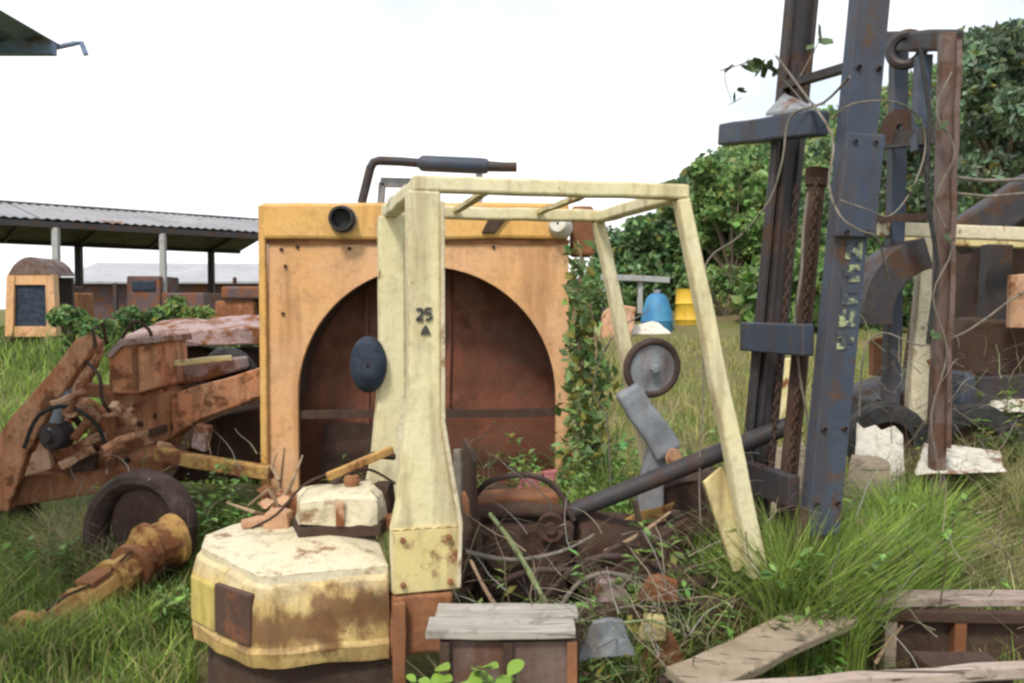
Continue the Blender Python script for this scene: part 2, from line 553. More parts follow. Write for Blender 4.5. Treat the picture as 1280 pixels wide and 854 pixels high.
t = NT('ground_soil')
n1 = t.noise(0.35, 8, 0.65); n2 = t.noise(3.0, 8, 0.7); n3 = t.noise(28, 5, 0.7)
c = t.mix(t.ramp(n2, 0.35, 0.7), (0.12, 0.095, 0.05), (0.20, 0.165, 0.085))
c = t.mix(t.ramp(n1, 0.40, 0.60), c, (0.115, 0.15, 0.04))
c = t.mix(t.ramp(n3, 0.5, 0.75), c, (0.23, 0.20, 0.10))
t.set(c, 0.95, 0, 0.1); t.bump(n3, 0.7, 0.03)

# ------------------------------------------------------------------ ground
def build_ground():
    xs = np.concatenate([np.linspace(-300, -40, 14), np.linspace(-36, 60, 97), np.linspace(64, 300, 16)])
    ys = np.concatenate([np.linspace(-30, 0, 8), np.linspace(0.8, 34, 80), np.linspace(36, 120, 43), np.linspace(130, 900, 12)])
    X, Y = np.meshgrid(xs, ys)
    Z = ground(X, Y)
    V = np.stack([X.ravel(), Y.ravel(), Z.ravel()], 1)
    nx, ny = len(xs), len(ys)
    i = np.arange(nx * ny).reshape(ny, nx)
    a, b, c_, d_ = i[:-1, :-1].ravel(), i[:-1, 1:].ravel(), i[1:, 1:].ravel(), i[1:, :-1].ravel()
    T = np.concatenate([np.stack([a, b, c_], 1), np.stack([a, c_, d_], 1)])
    o = np_object('ground', V, T, 'ground_soil', smooth=True)
    o['kind'] = 'structure'


build_ground()

# ------------------------------------------------------------------ near canopy, corner at the top left of the picture
def build_canopy():
    x1, y1, z = -3.03, 6.0, 3.46
    c = thing('metal_canopy', 'dark slate metal canopy whose roof corner juts into the top left sky', 'canopy', (-4.4, 4.0, 0))
    m = MB()
    n = 34
    for k in range(n):                      # corrugated sheet, ridges running along y
        xa = -6.2 + (x1 + 6.2) * k / n; xb = -6.2 + (x1 + 6.2) * (k + 1) / n
        za, zb = (z, z + 0.03) if k % 2 == 0 else (z + 0.03, z)
        m.prism([(xa, 1.0, za), (xb, 1.0, zb), (xb, 1.0, zb + 0.004), (xa, 1.0, za + 0.004)], (0, y1 - 1.0, 0))
    part('roof_sheet', m, 'canopy_blue', c, True)
    for yy in (1.3, 3.6, 5.9):
        part('purlin', MB().box((-4.63, yy, z - 0.045), (3.2, 0.06, 0.08)), 'canopy_blue', c, True)
    for xx in (-5.8, -3.9):
        part('rafter', MB().box((xx, 3.5, z - 0.14), (0.07, 4.9, 0.10)), 'canopy_blue', c, True)
    for xx, yy in ((-5.8, 1.4), (-5.8, 5.8), (-3.9, 1.4), (-3.9, 5.8)):
        part('post', MB().tube([(xx, yy, -0.1), (xx, yy, z - 0.19)], 0.045, 10), 'post_grey', c, True)
    e = MB().tube([(x1 - 0.05, y1 - 0.03, z - 0.02), (x1 + 0.08, y1 + 0.0, z + 0.02), (x1 + 0.12, y1 + 0.02, z + 0.03), (x1 + 0.15, y1 + 0.02, z - 0.05)], 0.018, 8)
    part('gutter_hook', e, 'canopy_blue', c, True)


build_canopy()

# ------------------------------------------------------------------ open shed on the left and the one behind it
def build_shed():
    eave_l, eave_r = W(0, 271, 28), W(335, 291, 34)
    along = (eave_r - eave_l); along.z = 0; along.normalize()
    back = Vector((-along.y, along.x, 0))
    if back.y < 0: back = -back
    a = eave_l - along * 14; b = eave_r + along * 3
    z0 = (eave_l.z + eave_r.z) / 2; zr = z0 + 0.92; half = 4.6
    s = thing('open_shed', 'long open sided machinery shed with grey corrugated roof on slim posts', 'shed', ((a.x + b.x) / 2, (a.y + b.y) / 2, gz((a.x + b.x) / 2, (a.y + b.y) / 2)))
    L = (b - a); L.z = 0; ln = L.length

    def corrugated(p0, p1, q0, q1, n):
        m = MB()
        for k in range(n):
            f0, f1 = k / n, (k + 1) / n
            d0, d1 = (0, 0.05) if k % 2 == 0 else (0.05, 0)
            A = p0.lerp(p1, f0) + Vector((0, 0, d0)); B = p0.lerp(p1, f1) + Vector((0, 0, d1))
            C = q0.lerp(q1, f1) + Vector((0, 0, d1)); D = q0.lerp(q1, f0) + Vector((0, 0, d0))
            m.prism([A, B, C, D], (0, 0, -0.02))
        return m
    A = Vector((a.x, a.y, z0)); B = Vector((b.x, b.y, z0))
    RA = A + back * half; RB = B + back * half; RA.z = RB.z = zr
    CA = A + back * 2 * half; CB = B + back * 2 * half
    NP = 12
    for k in range(NP):                      # roof sheets side by side
        f0, f1 = k / NP, (k + 1) / NP - 0.0015
        up = Vector((0, 0, 0.012 * (k % 2)))
        part('roof_sheet', corrugated(A.lerp(B, f0) + up, A.lerp(B, f1) + up, RA.lerp(RB, f0) + up, RA.lerp(RB, f1) + up, 14), 'roof_grey', s, True)
    part('rear_roof_slope', corrugated(CA, CB, RA, RB, 60), 'roof_grey', s, True)
    part('ridge_cap', MB().beam(RA + Vector((0, 0, 0.06)), RB + Vector((0, 0, 0.06)), 0.4, 0.05), 'roof_grey', s, True)
    part('eave_beam', MB().beam(A - Vector((0, 0, 0.16)), B - Vector((0, 0, 0.16)), 0.12, 0.2), 'mast_dark', s, True)
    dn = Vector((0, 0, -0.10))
    part('roof_shade_sheet', MB().prism([A + dn + back * 0.1, B + dn + back * 0.1, RB + dn, RA + dn], (0, 0, -0.03)).prism([RA + dn, RB + dn, CB + dn - back * 0.1, CA + dn - back * 0.1], (0, 0, -0.03)), 'mast_dark', s, True)  # added dark sheet: shade under the roof put into colour
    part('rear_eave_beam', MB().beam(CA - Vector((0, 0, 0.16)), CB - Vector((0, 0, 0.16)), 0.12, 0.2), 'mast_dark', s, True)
    # front posts by picture column, rear posts darker
    for px in (-60, 72, 205, 330):
        u = (px - 640) / FPX
        tt = (u * A.y - A.x) / (along.x - u * along.y)
        p = A + along * tt
        part('post', MB().beam((p.x, p.y, gz(p.x, p.y) - 0.1), (p.x, p.y, z0 - 0.26), 0.2, 0.2, up=(0, 1, 0)), 'post_grey', s, True, bevel=0.01)
    for px in (100, 265):
        u = (px - 640) / FPX
        tt = (u * CA.y - CA.x) / (along.x - u * along.y)
        p = CA + along * tt
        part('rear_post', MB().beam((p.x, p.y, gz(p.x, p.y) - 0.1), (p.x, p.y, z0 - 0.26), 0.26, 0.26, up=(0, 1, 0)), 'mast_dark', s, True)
    for k in range(9):
        p = A.lerp(B, (k + 0.5) / 9); q = RA.lerp(RB, (k + 0.5) / 9); r = CA.lerp(CB, (k + 0.5) / 9)
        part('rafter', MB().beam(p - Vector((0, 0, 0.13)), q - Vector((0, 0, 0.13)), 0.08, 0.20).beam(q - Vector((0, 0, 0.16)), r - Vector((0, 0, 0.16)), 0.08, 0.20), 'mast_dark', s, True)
    # far shed
    f = thing('far_shed', 'pale low roofed far shed glimpsed beneath the open shed roof', 'shed', (-24, 62, gz(-24, 62)))
    P0, P1 = W(60, 352, 58), W(420, 352, 64)
    Q0, Q1 = P0 + Vector((-1, 9, 1.7)), P1 + Vector((-1, 9, 1.7))
    part('roof', MB().prism([P0, P1, Q1, Q0], (0, 0, -0.12)), 'roof_white', f, True)
    part('wall', MB().prism([P0 + Vector((0.6, 1, -0.1)), P1 + Vector((-0.6, 1, -0.1)), Vector((P1.x - 0.6, P1.y + 1, 0.5)), Vector((P0.x + 0.6, P0.y + 1, 0.5))], (0, 0.2, 0)), 'purple_paint', f, True)
    for k in range(6):
        p = P0.lerp(P1, (k + 0.3) / 6)
        part('post', MB().beam((p.x, p.y, 0.5), (p.x, p.y, p.z - 0.1), 0.25, 0.25, up=(0, 1, 0)), 'mast_dark', f, True)


build_shed()

# ------------------------------------------------------------------ far machines under and before the shed
def wheel(mb_t, mb_r, c, axis, r, w):
    mb_t.lathe([(r * 0.55, -w / 2), (r * 0.93, -w / 2), (r, -w * 0.32), (r, w * 0.32), (r * 0.93, w / 2), (r * 0.55, w / 2), (r * 0.55, -w / 2)], c, axis, 22)
    mb_r.lathe([(0.001, -w * 0.25), (r * 0.2, -w * 0.3), (r * 0.35, -w * 0.1), (r * 0.56, -w * 0.35), (r * 0.56, w * 0.35), (r * 0.3, w * 0.15), (0.001, w * 0.2)], c, axis, 18)


def add_wheel(root, c, axis, r, w, rim='rust_dark', tyre='rubber', ws=True):
    a, b = MB(), MB()
    wheel(a, b, c, axis, r, w)
    wp = part('wheel', a, tyre, root, ws, smooth=True)
    part('rim', b, rim, wp, ws, smooth=True)


def build_far_machines():
    # yellow cab at the left edge
    d = 22; p = W(38, 420, d); gx = p.x
    c = thing('loader_cab', 'orange framed machine cab with dark window at the far left', 'machine cab', (gx, d, gz(gx, d)))
    def q(px, py): return W(px, py, d)
    for kk, poly in enumerate(([q(6, 420), q(16, 420), q(18, 345), q(8, 345)], [q(58, 420), q(70, 420), q(66, 345), q(56, 345)],
                 [q(8, 356), q(66, 356), q(66, 343), q(8, 343)], [q(10, 421), q(66, 421), q(66, 408), q(10, 408)])):
        part('cab_frame', MB().prism([p_ + Vector((0, 0.012 * kk, 0)) for p_ in poly], (0, 0.25, 0)), 'orange', c, True)
    part('window_pane', MB().prism([p_ + Vector((0, 0.09, 0)) for p_ in (q(12, 412), q(60, 412), q(60, 350), q(12, 350))], (0, 0.03, 0)), 'lamp_black', c, True)
    arch = [q(10 + 54 * k / 8, 343 - 22 * math.sin(math.pi * k / 8) ** 0.7) for k in range(9)]
    part('roof_hood', MB().prism(arch, (0, 1.2, 0)), 'post_rust', c, True)
    part('cab_back', MB().box((gx, d + 1.3, 1.75), (0.9, 0.1, 1.5)), 'mast_dark', c, True)
    for sx in (-0.5, 0.5):
        part('track', MB().box((gx + sx, d + 0.8, gz(gx, d) + 0.2), (0.3, 2.2, 0.5)), 'rust_dark', c, True, bevel=0.1)

    def lump(name, label, cat, px, d, parts):
        p = W(px, 400, d)
        r = thing(name, label, cat, (p.x, d, gz(p.x, d)))
        for nm, mt, x0, y0, x1, y1, dep, dz in parts:
            A, B, C, D = W(x0, y1, d + dz), W(x1, y1, d + dz), W(x1, y0, d + dz), W(x0, y0, d + dz)
            part(nm, MB().prism([A, B, C, D], (0, dep, 0)), mt, r, True, bevel=0.05)
        return r
    r = lump('parked_truck', 'dusky purple old truck parked under the shed', 'truck', 175, 31, [('cab', 'purple_paint', 158, 345, 200, 392, 1.8, 0), ('load_bed', 'purple_paint', 200, 366, 255, 394, 1.9, 0.1), ('windscreen', 'lamp_black', 164, 351, 194, 364, 0.1, -0.06), ('bumper', 'steel_grey', 157, 392, 201, 398, 0.2, -0.15)])
    for s in (168, 192, 235):
        add_wheel(r, W(s, 402, 31), (1, 0, 0), 0.42, 0.25)
    r = lump('rusty_dozer', 'rusty dozer with dull hood standing between shed post and orange shroud', 'bulldozer', 300, 19, [('engine_hood', 'purple_paint', 276, 358, 330, 374, 1.5, 0), ('body', 'rust_mid', 268, 376, 318, 398, 1.6, 0.1), ('blade', 'rust_mid', 262, 396, 332, 412, 0.25, -0.3), ('seat_box', 'rust_dark', 316, 362, 338, 400, 0.8, 0.3), ('exhaust_stub', 'rust_dark', 290, 346, 295, 358, 0.1, 0.3)])
    r = lump('red_engine_block', 'dull red engine block lying beside the orange cab', 'engine', 82, 24, [('block', 'rust_mid', 66, 366, 98, 398, 0.9, 0), ('cylinder_head', 'rust_dark', 70, 358, 92, 368, 0.6, 0.1), ('sump', 'rust_dark', 70, 398, 96, 408, 0.6, 0.1)])
    # centre background
    single('grey_beam', MB().beam(W(752, 346, 33), W(836, 350, 33.5), 0.3, 0.22, seg=5, wob=0.02).beam(W(756, 348, 33.1), W(756, 392, 33.1), 0.2, 0.2, up=(0, 1, 0)).beam(W(800, 350, 33.4), W(800, 392, 33.4), 0.2, 0.2, up=(0, 1, 0)), 'post_grey', 'long pale beam on short legs before the hillside', 'beam', bevel=0.02)
    # tanks and sheet at the far side of the field
    d = 29
    k_ = d / 13
    b = W(821, 420, d)
    r = thing('blue_tank', 'blue plastic water tank with tapered shoulder standing in the far field', 'tank', (b.x, d, b.z))
    part('shell', MB().lathe([(k_ * p_, k_ * q_) for p_, q_ in [(0.01, -0.05), (0.225, -0.05), (0.24, 0.03), (0.235, 0.2), (0.245, 0.22), (0.235, 0.24), (0.22, 0.36), (0.16, 0.55), (0.10, 0.62), (0.01, 0.63)]], (b.x, d, b.z), (0, 0, 1), 24), 'blue_plastic', r, True, smooth=True)
    part('cap', MB().lathe([(0.01, 0), (0.12, 0), (0.12, 0.12), (0.01, 0.12)], (b.x, d, b.z + 0.63 * k_), (0, 0, 1), 12), 'steel_grey', r, True)
    y = W(861, 420, d + 1.0)
    k_ = k_ * 1.12
    r = thing('yellow_tank', 'yellow ribbed steel tank standing beside the blue one', 'tank', (y.x, y.y, y.z))
    part('shell', MB().lathe([(k_ * p_, k_ * q_) for p_, q_ in [(0.01, -0.05), (0.185, -0.05), (0.19, 0.02), (0.18, 0.03), (0.18, 0.2), (0.195, 0.22), (0.18, 0.24), (0.18, 0.42), (0.195, 0.44), (0.18, 0.46), (0.18, 0.62), (0.19, 0.64), (0.17, 0.64), (0.165, 0.62), (0.01, 0.62)]], y, (0, 0, 1), 24), 'yellow_paint', r, True, smooth=True)
    part('lid_bung', MB().lathe([(0.01, 0), (0.06, 0), (0.06, 0.08), (0.01, 0.08)], y + Vector((0.16, 0.02, 0.62 * k_)), (0, 0, 1), 10), 'rust_dark', r, True)
    m = MB().prism([W(776, 424, 27.6), W(842, 425, 27.6), W(838, 412, 28), W(815, 402, 28.3), W(782, 408, 28.2)], (0, 0.12, -0.1))
    single('white_sheet', m, 'white_sheet', 'crumpled white sheet lying below the blue tank', 'sheet', sub=0.18, rough=0.1, rscale=3)
    m = MB().prism([W(752, 424, 27.4), W(790, 424, 27.4), W(796, 384, 27.5), W(768, 380, 27.5), W(754, 394, 27.5)], (0, 0.6, 0))
    single('faded_board', m, 'rust_pale', 'faded pinkish board standing left of the blue tank', 'board', bevel=0.03, sub=0.2, rough=0.06)


build_far_machines()

# ------------------------------------------------------------------ orange radiator shroud
def build_shroud():
    d = 6.5
    zt, zb = 2.47, 0.2
    xl, xr = W(335, 400, d).x, W(711, 400, d).x
    cx = W(533, 400, d).x; cz = 1.05; rad = 0.955
    r = thing('radiator_shroud', 'big orange radiator shroud with round arched opening behind the cream forklift', 'machine part', ((xl + xr) / 2, d + 0.3, 0))
    tank_z = 2.19
    # face plate with arched opening, built as strips left of / right of / above the arch
    m = MB()
    N = 40
    arc = [(cx - rad * math.cos(math.pi * k / N), cz + rad * math.sin(math.pi * k / N)) for k in range(N + 1)]
    th = 0.05
    def quad(a, b, c_, e):
        m.prism([Vector((p[0], d, p[1])) for p in (a, b, c_, e)], (0, th, 0))
    def rim(p):   # matching point on the outer rectangle
        x, z = p
        k = (x - (cx - rad)) / (2 * rad)
        return (xl + (xr - xl) * k, tank_z)
    vs, fs = [], []
    outer = []
    for k, p in enumerate(arc):
        outer.append(rim(p))
    # front and back sheets plus reveal
    pts_in = [(arc[0][0], zb)] + arc + [(arc[-1][0], zb)]
    pts_out = [(xl, zb)] + [(xl, cz)] + outer[1:-1] + [(xr, cz)] + [(xr, zb)]
    n = len(pts_in)
    for yy in (d, d + th):
        vs += [(p[0], yy, p[1]) for p in pts_in] + [(p[0], yy, p[1]) for p in pts_out]
    for s in (0, 2 * n):
        for k in range(n - 1):
            fs.append((s + k, s + k + 1, s + n + k + 1, s + n + k))
    for k in range(n - 1):
        fs.append((k, k + 1, 2 * n + k + 1, 2 * n + k))
        fs.append((n + k, n + k + 1, 3 * n + k + 1, 3 * n + k))
    m.add(vs, fs)
    part('face_plate', m, 'orange', r, True)
    # ring lip round the arch
    lip = MB()
    for k in range(N):
        a, b = arc[k], arc[k + 1]
        for (s0, s1) in ((1.0, 1.0),):
            A = Vector((a[0], d + th, a[1])); B = Vector((b[0], d + th, b[1]))
            nA = Vector((a[0] - cx, 0, a[1] - cz)).normalized() * 0.02; nB = Vector((b[0] - cx, 0, b[1] - cz)).normalized() * 0.02
            lip.prism([A + nA, B + nB, B, A], (0, 0.32, 0))
    part('fan_ring', lip, 'rust_dark', r, True)
    part('top_tank', MB().box(((xl + xr) / 2 - 0.02, d + 0.2, (tank_z + zt) / 2 + 0.006), (xr - xl + 0.03, 0.5, zt - tank_z - 0.012)), 'orange_bright', r, True, bevel=0.025, sub=0.2, rough=0.008)
    for xx, nm in ((xl + 0.03, 'side_wall'), (xr - 0.03, 'side_wall')):
        part(nm, MB().box((xx, d + th + 0.25, (zb + tank_z) / 2), (0.05, 0.48, tank_z - zb - 0.02)), 'orange', r, True, bevel=0.006)
    part('side_flange', MB().box((xl - 0.028, d - 0.012, 1.33), (0.05, 0.07, 2.24)), 'orange_bright', r, True, bevel=0.008)
    # radiator core with vertical ribs
    part('radiator_core', MB().box(((xl + xr) / 2, d + 0.50, 1.2), (xr - xl - 0.1, 0.06, 1.95)), 'core_rust', r, True, sub=0.25, rough=0.02)
    for xx in (cx - 0.52, cx + 0.12):
        part('core_rib', MB().beam((xx, d + 0.455, 0.3), (xx + 0.02, d + 0.455, 2.1), 0.03, 0.03, up=(0, 1, 0), seg=6, wob=0.008), 'core_rust', r, True)
    bar_z = W(500, 520, d).z
    part('cross_bar', MB().beam((xl + 0.06, d + 0.07, bar_z), (xr - 0.06, d + 0.07, bar_z + 0.02), 0.05, 0.06, seg=6, wob=0.006), 'rust_dark', r, True)
    part('lower_panel', MB().box((cx + 0.35, d + 0.40, 0.55), (1.25, 0.04, 0.62)), 'core_rust', r, True, sub=0.2, rough=0.012)
    part('lower_panel', MB().box((cx - 0.6, d + 0.38, 0.52), (0.5, 0.04, 0.55)), 'rust_dark', r, True, sub=0.2, rough=0.05)
    # hose stub, white cap, lugs, bolts, seams
    h = W(430, 275, d - 0.02)
    o = part('hose_stub', MB().lathe([(0.001, -0.06), (0.068, -0.06), (0.072, -0.13), (0.09, -0.13), (0.095, 0.06), (0.01, 0.06)], h, (0, 1, 0), 22), 'rubber', r, True, smooth=True)
    part('hose_clamp', MB().lathe([(0.096, -0.06), (0.1, -0.06), (0.1, -0.035), (0.096, -0.035)], h, (0, 1, 0), 22), 'steel_grey', o, True)
    wc = W(701, 284, d - 0.03)
    part('filler_cap', MB().lathe([(0.01, -0.1), (0.06, -0.095), (0.085, -0.05), (0.085, 0.03), (0.05, 0.05), (0.01, 0.05)], wc, (0.3, 1, -0.2), 18), 'white_sheet', r, True, smooth=True)
    part('corner_block', MB().box((xr + 0.11, d + 0.2, 2.27), (0.16, 0.3, 0.36)), 'rust_mid', r, True, bevel=0.02, sub=0.1, rough=0.015)
    part('lifting_lug', MB().prism([W(602, 292, d - 0.03), W(618, 292, d - 0.03), W(636, 270, d - 0.03), W(612, 272, d - 0.03)], (0, -0.05, 0)), 'rust_dark', r, True, bevel=0.006)
    for px, py in ((352, 312), (357, 333), (354, 392), (372, 309), (437, 311), (617, 309)):
        part('bolt', MB().lathe([(0.014, 0.02), (0.014, -0.014), (0.008, -0.018), (0.0, -0.018)], W(px, py, d), (0, 1, 0), 6), 'rust_dark', r, True)
    part('seam_bar', MB().box(((xl + xr) / 2, d - 0.008, tank_z - 0.004), (xr - xl, 0.02, 0.03)), 'rust_mid', r, True, sub=0.2, rough=0.006)
    # feet down to the ground
    for xx in (xl + 0.08, xr + 0.04):
        part('leg', MB().beam((xx, d + 0.12, -0.1), (xx, d + 0.12, 0.62), 0.17, 0.16, up=(0, 1, 0)), 'rust_yellow', r, True, bevel=0.01, sub=0.15, rough=0.008)
    # exhaust above the shroud
    y = d + 0.15
    pts = [W(452, 254, y), W(456, 238, y), W(463, 210, y), W(467, 203, y), W(474, 201, y), W(500, 202, y), W(524, 204, y)]
    ex = part('exhaust_pipe', MB().tube(pts, [0.034] * 7, 12), 'mast_dark', r, True, smooth=True)
    a, b = W(522, 204, y), W(612, 208, y)
    ax = (b - a)
    part('muffler', MB().lathe([(0.03, 0), (0.058, 0.03), (0.06, 0.07), (0.06, ax.length - 0.07), (0.055, ax.length - 0.02), (0.03, ax.length)], a, ax, 18), 'mast_blue', ex, True, smooth=True)
    part('tail_pipe', MB().tube([W(610, 208, y), W(630, 209, y), W(646, 209, y)], [0.04, 0.036, 0.036], 12), 'mast_dark', ex, True, smooth=True)
    part('bracket', MB().beam(W(599, 208, y), W(599, 256, y), 0.05, 0.03, up=(0, 1, 0)), 'steel_grey', ex, True)
    part('grey_rail', MB().beam(W(476, 228, y + 0.1), W(600, 231, y + 0.1), 0.05, 0.07).beam(W(478, 228, y + 0.1), W(476, 256, y + 0.1), 0.05, 0.05, up=(0, 1, 0)), 'steel_grey', r, True, bevel=0.008)


build_shroud()

# ------------------------------------------------------------------ cream forklift
F_LOC, F_RZ = (-0.33, 3.3, 0.0), R(15)


def build_forklift():
    r = thing('cream_forklift', 'wrecked cream forklift with open overhead guard and tall dark blue mast', 'forklift', F_LOC, F_RZ)
    Fi = MATRIX[r].inverted()
    def Lw(px, py, d): return Fi @ W(px, py, d)

    # --- pillars of the guard
    prof = [(-0.125, 0.62), (0.137, 0.62), (0.132, 0.88), (0.095, 1.08), (0.066, 1.27), (0.066, 2.14), (-0.06, 2.14), (-0.06, 1.35), (-0.10, 0.97), (-0.125, 0.86)]
    for y0, y1 in ((0.0, 0.085), (0.945, 1.03)):
        p = part('rear_pillar', MB().prism([(x, y0, z) for x, z in prof], (0, y1 - y0, 0)), 'cream', r, bevel=0.012, sub=0.12, rough=0.004)
        sgn = -1 if y0 == 0 else 1
        yy = y0 - 0.004 if y0 == 0 else y1 + 0.004
        part('base_patch', MB().box((0.004, yy, 0.745), (0.245, 0.012, 0.235)), 'cream_worn', p, bevel=0.004, sub=0.1, rough=0.006)
        if y0 == 0:
            part('weld_flange', MB().prism([(0.137, -0.012, 0.63), (0.145, -0.012, 0.88), (0.079, -0.012, 1.27), (0.079, -0.012, 2.1), (0.064, -0.012, 2.1), (0.064, -0.012, 1.26), (0.128, -0.012, 0.87), (0.12, -0.012, 0.63)], (0, 0.05, 0)), 'cream_top', p, bevel=0.004)
            for bx_, bz_ in ((-0.085, 0.66), (0.095, 0.66), (-0.085, 0.83), (0.09, 0.83)):
                part('bolt', MB().lathe([(0.012, 0.0), (0.012, -0.016), (0.001, -0.018)], (bx_, -0.010, bz_), (0, 1, 0), 6), 'rust_mid', p)
            part('weld_bead', MB().tube(smooth_path([(-0.12 + 0.0135 * k_, -0.004 + 0.002 * (k_ % 2), 0.868 + 0.003 * math.sin(k_ * 2.1)) for k_ in range(19)], 2), 0.0055, 6), 'cream_worn', p, smooth=True)
            # stencilled mark
            mk = MB(); s = 0.0065
            def stroke(pts):
                for a, b in zip(pts[:-1], pts[1:]):
                    mk.beam((a[0], -0.005, a[1]), (b[0], -0.005, b[1]), s * 1.7, 0.004, up=(0, 1, 0))
            x0, z0 = -0.028, 1.655
            stroke([(x0, z0 + .036), (x0 + .01, z0 + .042), (x0 + .022, z0 + .036), (x0 + .02, z0 + .02), (x0, z0), (x0 + .024, z0)])
            x0 += .034
            stroke([(x0 + .022, z0 + .042), (x0, z0 + .042), (x0, z0 + .024), (x0 + .016, z0 + .026), (x0 + .023, z0 + .012), (x0 + .014, z0), (x0, z0 + .002)])
            mk.prism([(-0.014, -0.0065, 1.60), (0.026, -0.0065, 1.60), (0.018, -0.0065, 1.618), (0.006, -0.0065, 1.638), (-0.008, -0.0065, 1.618)], (0, 0.005, 0))
            part('stencil_mark', mk, 'mark_black', p)
    # --- roof frame
    zt = 2.165
    for y in (0.035, 0.995):
        part('side_rail', MB().beam((-0.04, y, zt), (1.09, y, zt + 0.005), 0.07, 0.06, seg=8, wob=0.003), 'cream', r, bevel=0.01)
    for x, nm in ((0.0, 'rear_cross_beam'), (1.06, 'front_cross_beam')):
        part(nm, MB().beam((x, 0.075, zt - 0.003), (x, 0.955, zt - 0.003), 0.07, 0.055, seg=6, wob=0.003), 'cream', r, bevel=0.01)
    for x in (0.30, 0.72):
        part('roof_bar', MB().beam((x, 0.075, zt + 0.012), (x + 0.02, 0.955, zt + 0.012), 0.035, 0.02, seg=6, wob=0.004), 'cream_worn', r)
    part('roof_plate_scrap', MB().prism([Lw(484, 252, 4.0), Lw(500, 256, 3.95), Lw(516, 240, 3.9), Lw(508, 232, 3.9)], (0, 0.03, 0.01)), 'white_sheet', r, sub=0.05, rough=0.01)
    # --- front legs
    for y in (0.03, 0.995):
        lg = part('front_leg', MB().beam((1.065, y, zt - 0.02), (1.43, y, 0.56), 0.058, 0.06, up=(1, 0, 0), w2=0.062, h2=0.085, seg=10, wob=0.003), 'cream', r, bevel=0.01)
        if y < 0.1:
            gp = [Lw(888, 606, 3.62), Lw(914, 588, 3.62), Lw(922, 600, 3.62), Lw(950, 716, 3.64), Lw(928, 722, 3.64)]
            gp = [(p.x, 0.062, p.z) for p in gp]
            part('gusset_plate', MB().prism(gp, (0, 0.02, 0)), 'cream_worn', lg, bevel=0.004, sub=0.08, rough=0.006)
    # --- round lamp on the far rear pillar
    lc = Vector((-0.115, 0.93, 1.43))
    lm = part('work_lamp', MB().lathe([(0.01, -0.06), (0.05, -0.058), (0.095, -0.03), (0.118, 0.0), (0.122, 0.03), (0.11, 0.045), (0.01, 0.04)], lc, (0.18, 1, 0), 26), 'lamp_black', r, smooth=True)
    lm.scale = (0.72, 1, 1.12)
    part('lamp_bracket', MB().beam(lc + Vector((0.02, 0.05, -0.02)), lc + Vector((0.1, 0.06, -0.05)), 0.03, 0.03), 'mast_dark', r)
    # --- counterweight
    plan = [(-0.135, 0.0), (-0.57, 0.0), (-0.63, 0.03), (-0.765, 0.22), (-0.865, 0.40), (-0.865, 0.63), (-0.765, 0.81), (-0.63, 1.0), (-0.57, 1.03), (-0.135, 1.03)]
    cen = Vector((-0.42, 0.515, 0))
    def ring(k, z, inset):
        out = []
        for x, y in plan:
            v = Vector((x, y, 0)) - cen
            v = v * (1 - inset / v.length) + cen
            if x > -0.14: v.x = -0.135
            out.append(Vector((v.x, v.y, z(v) if callable(z) else z)))
        return out
    crown = lambda v: 0.715 + 0.055 * (1 - min(1, abs(v.y - 0.515) / 0.52) ** 2) - 0.03 * max(0, (-v.x - 0.4)) / 0.45
    rings = [ring(0, 0.375, 0.05), ring(0, 0.385, 0.0), ring(0, 0.44, -0.012), ring(0, 0.46, 0.0), ring(0, lambda v: crown(v) - 0.10, 0.0), ring(0, lambda v: crown(v) - 0.035, 0.018), ring(0, lambda v: crown(v) - 0.006, 0.06)]
    n = len(plan)
    body = MB(); vs = [p for rg in rings for p in rg]
    fs = []
    for i in range(len(rings) - 1):
        for k in range(n):
            fs.append((i * n + k, i * n + (k + 1) % n, (i + 1) * n + (k + 1) % n, (i + 1) * n + k))
    fs.append(tuple(range(n)))
    body.add(vs, fs)
    cw = part('counterweight', body, 'weight_side', r, sub=0.05, rough=0.012, rscale=7, smooth=17)
    # top skin, crowned and dented
    top = MB(); G = 14
    tl = ring(0, crown, 0.035)
    vs = [Vector((cen.x, cen.y, crown(cen) + 0.008))]
    for j in range(1, 5):
        for p in tl:
            q = cen.lerp(Vector((p.x, p.y, 0)), j / 4)
            vs.append(Vector((q.x, q.y, crown(q) + 0.004)))
    fs = []
    for k in range(n):
        fs.append((0, 1 + k, 1 + (k + 1) % n))
        for j in range(3):
            fs.append((1 + j * n + k, 1 + (j + 1) * n + k, 1 + (j + 1) * n + (k + 1) % n, 1 + j * n + (k + 1) % n))
    low = [Vector((p.x, p.y, crown(p) - 0.03)) for p in tl]
    base = len(vs); vs += low
    for k in range(n):
        fs.append((1 + 3 * n + k, base + k, base + (k + 1) % n, 1 + 3 * n + (k + 1) % n))
    top.add(vs, fs)
    part('top_skin', top, 'cream_top', cw, sub=0.05, rough=0.004, rscale=8, smooth=25)
    # faces at the rear corner: a bare rusty panel and a yellow one
    def facet(i, j, z0, z1, e, mt, nm):
        a = Vector((*plan[i], 0)); b = Vector((*plan[j], 0))
        t_ = (b - a).normalized(); nn = Vector((t_.y, -t_.x, 0))
        if nn.dot(a - cen) < 0: nn = -nn
        a2, b2 = a + t_ * 0.004, b - t_ * 0.004
        p = [Vector((q.x, q.y, z)) for q, z in ((a2, z0), (b2, z0), (b2, z1), (a2, z1))]
        part(nm, MB().prism([q - nn * 0.02 for q in p], nn * (0.02 + e)), mt, cw, bevel=0.006, sub=0.06, rough=0.005)
    facet(2, 3, 0.466, 0.655, 0.012, 'weight_bare', 'corner_panel')
    facet(3, 4, 0.466, 0.64, 0.012, 'weight_yellow', 'corner_panel')
    facet(4, 5, 0.468, 0.64, 0.006, 'weight_yellow', 'rear_panel')
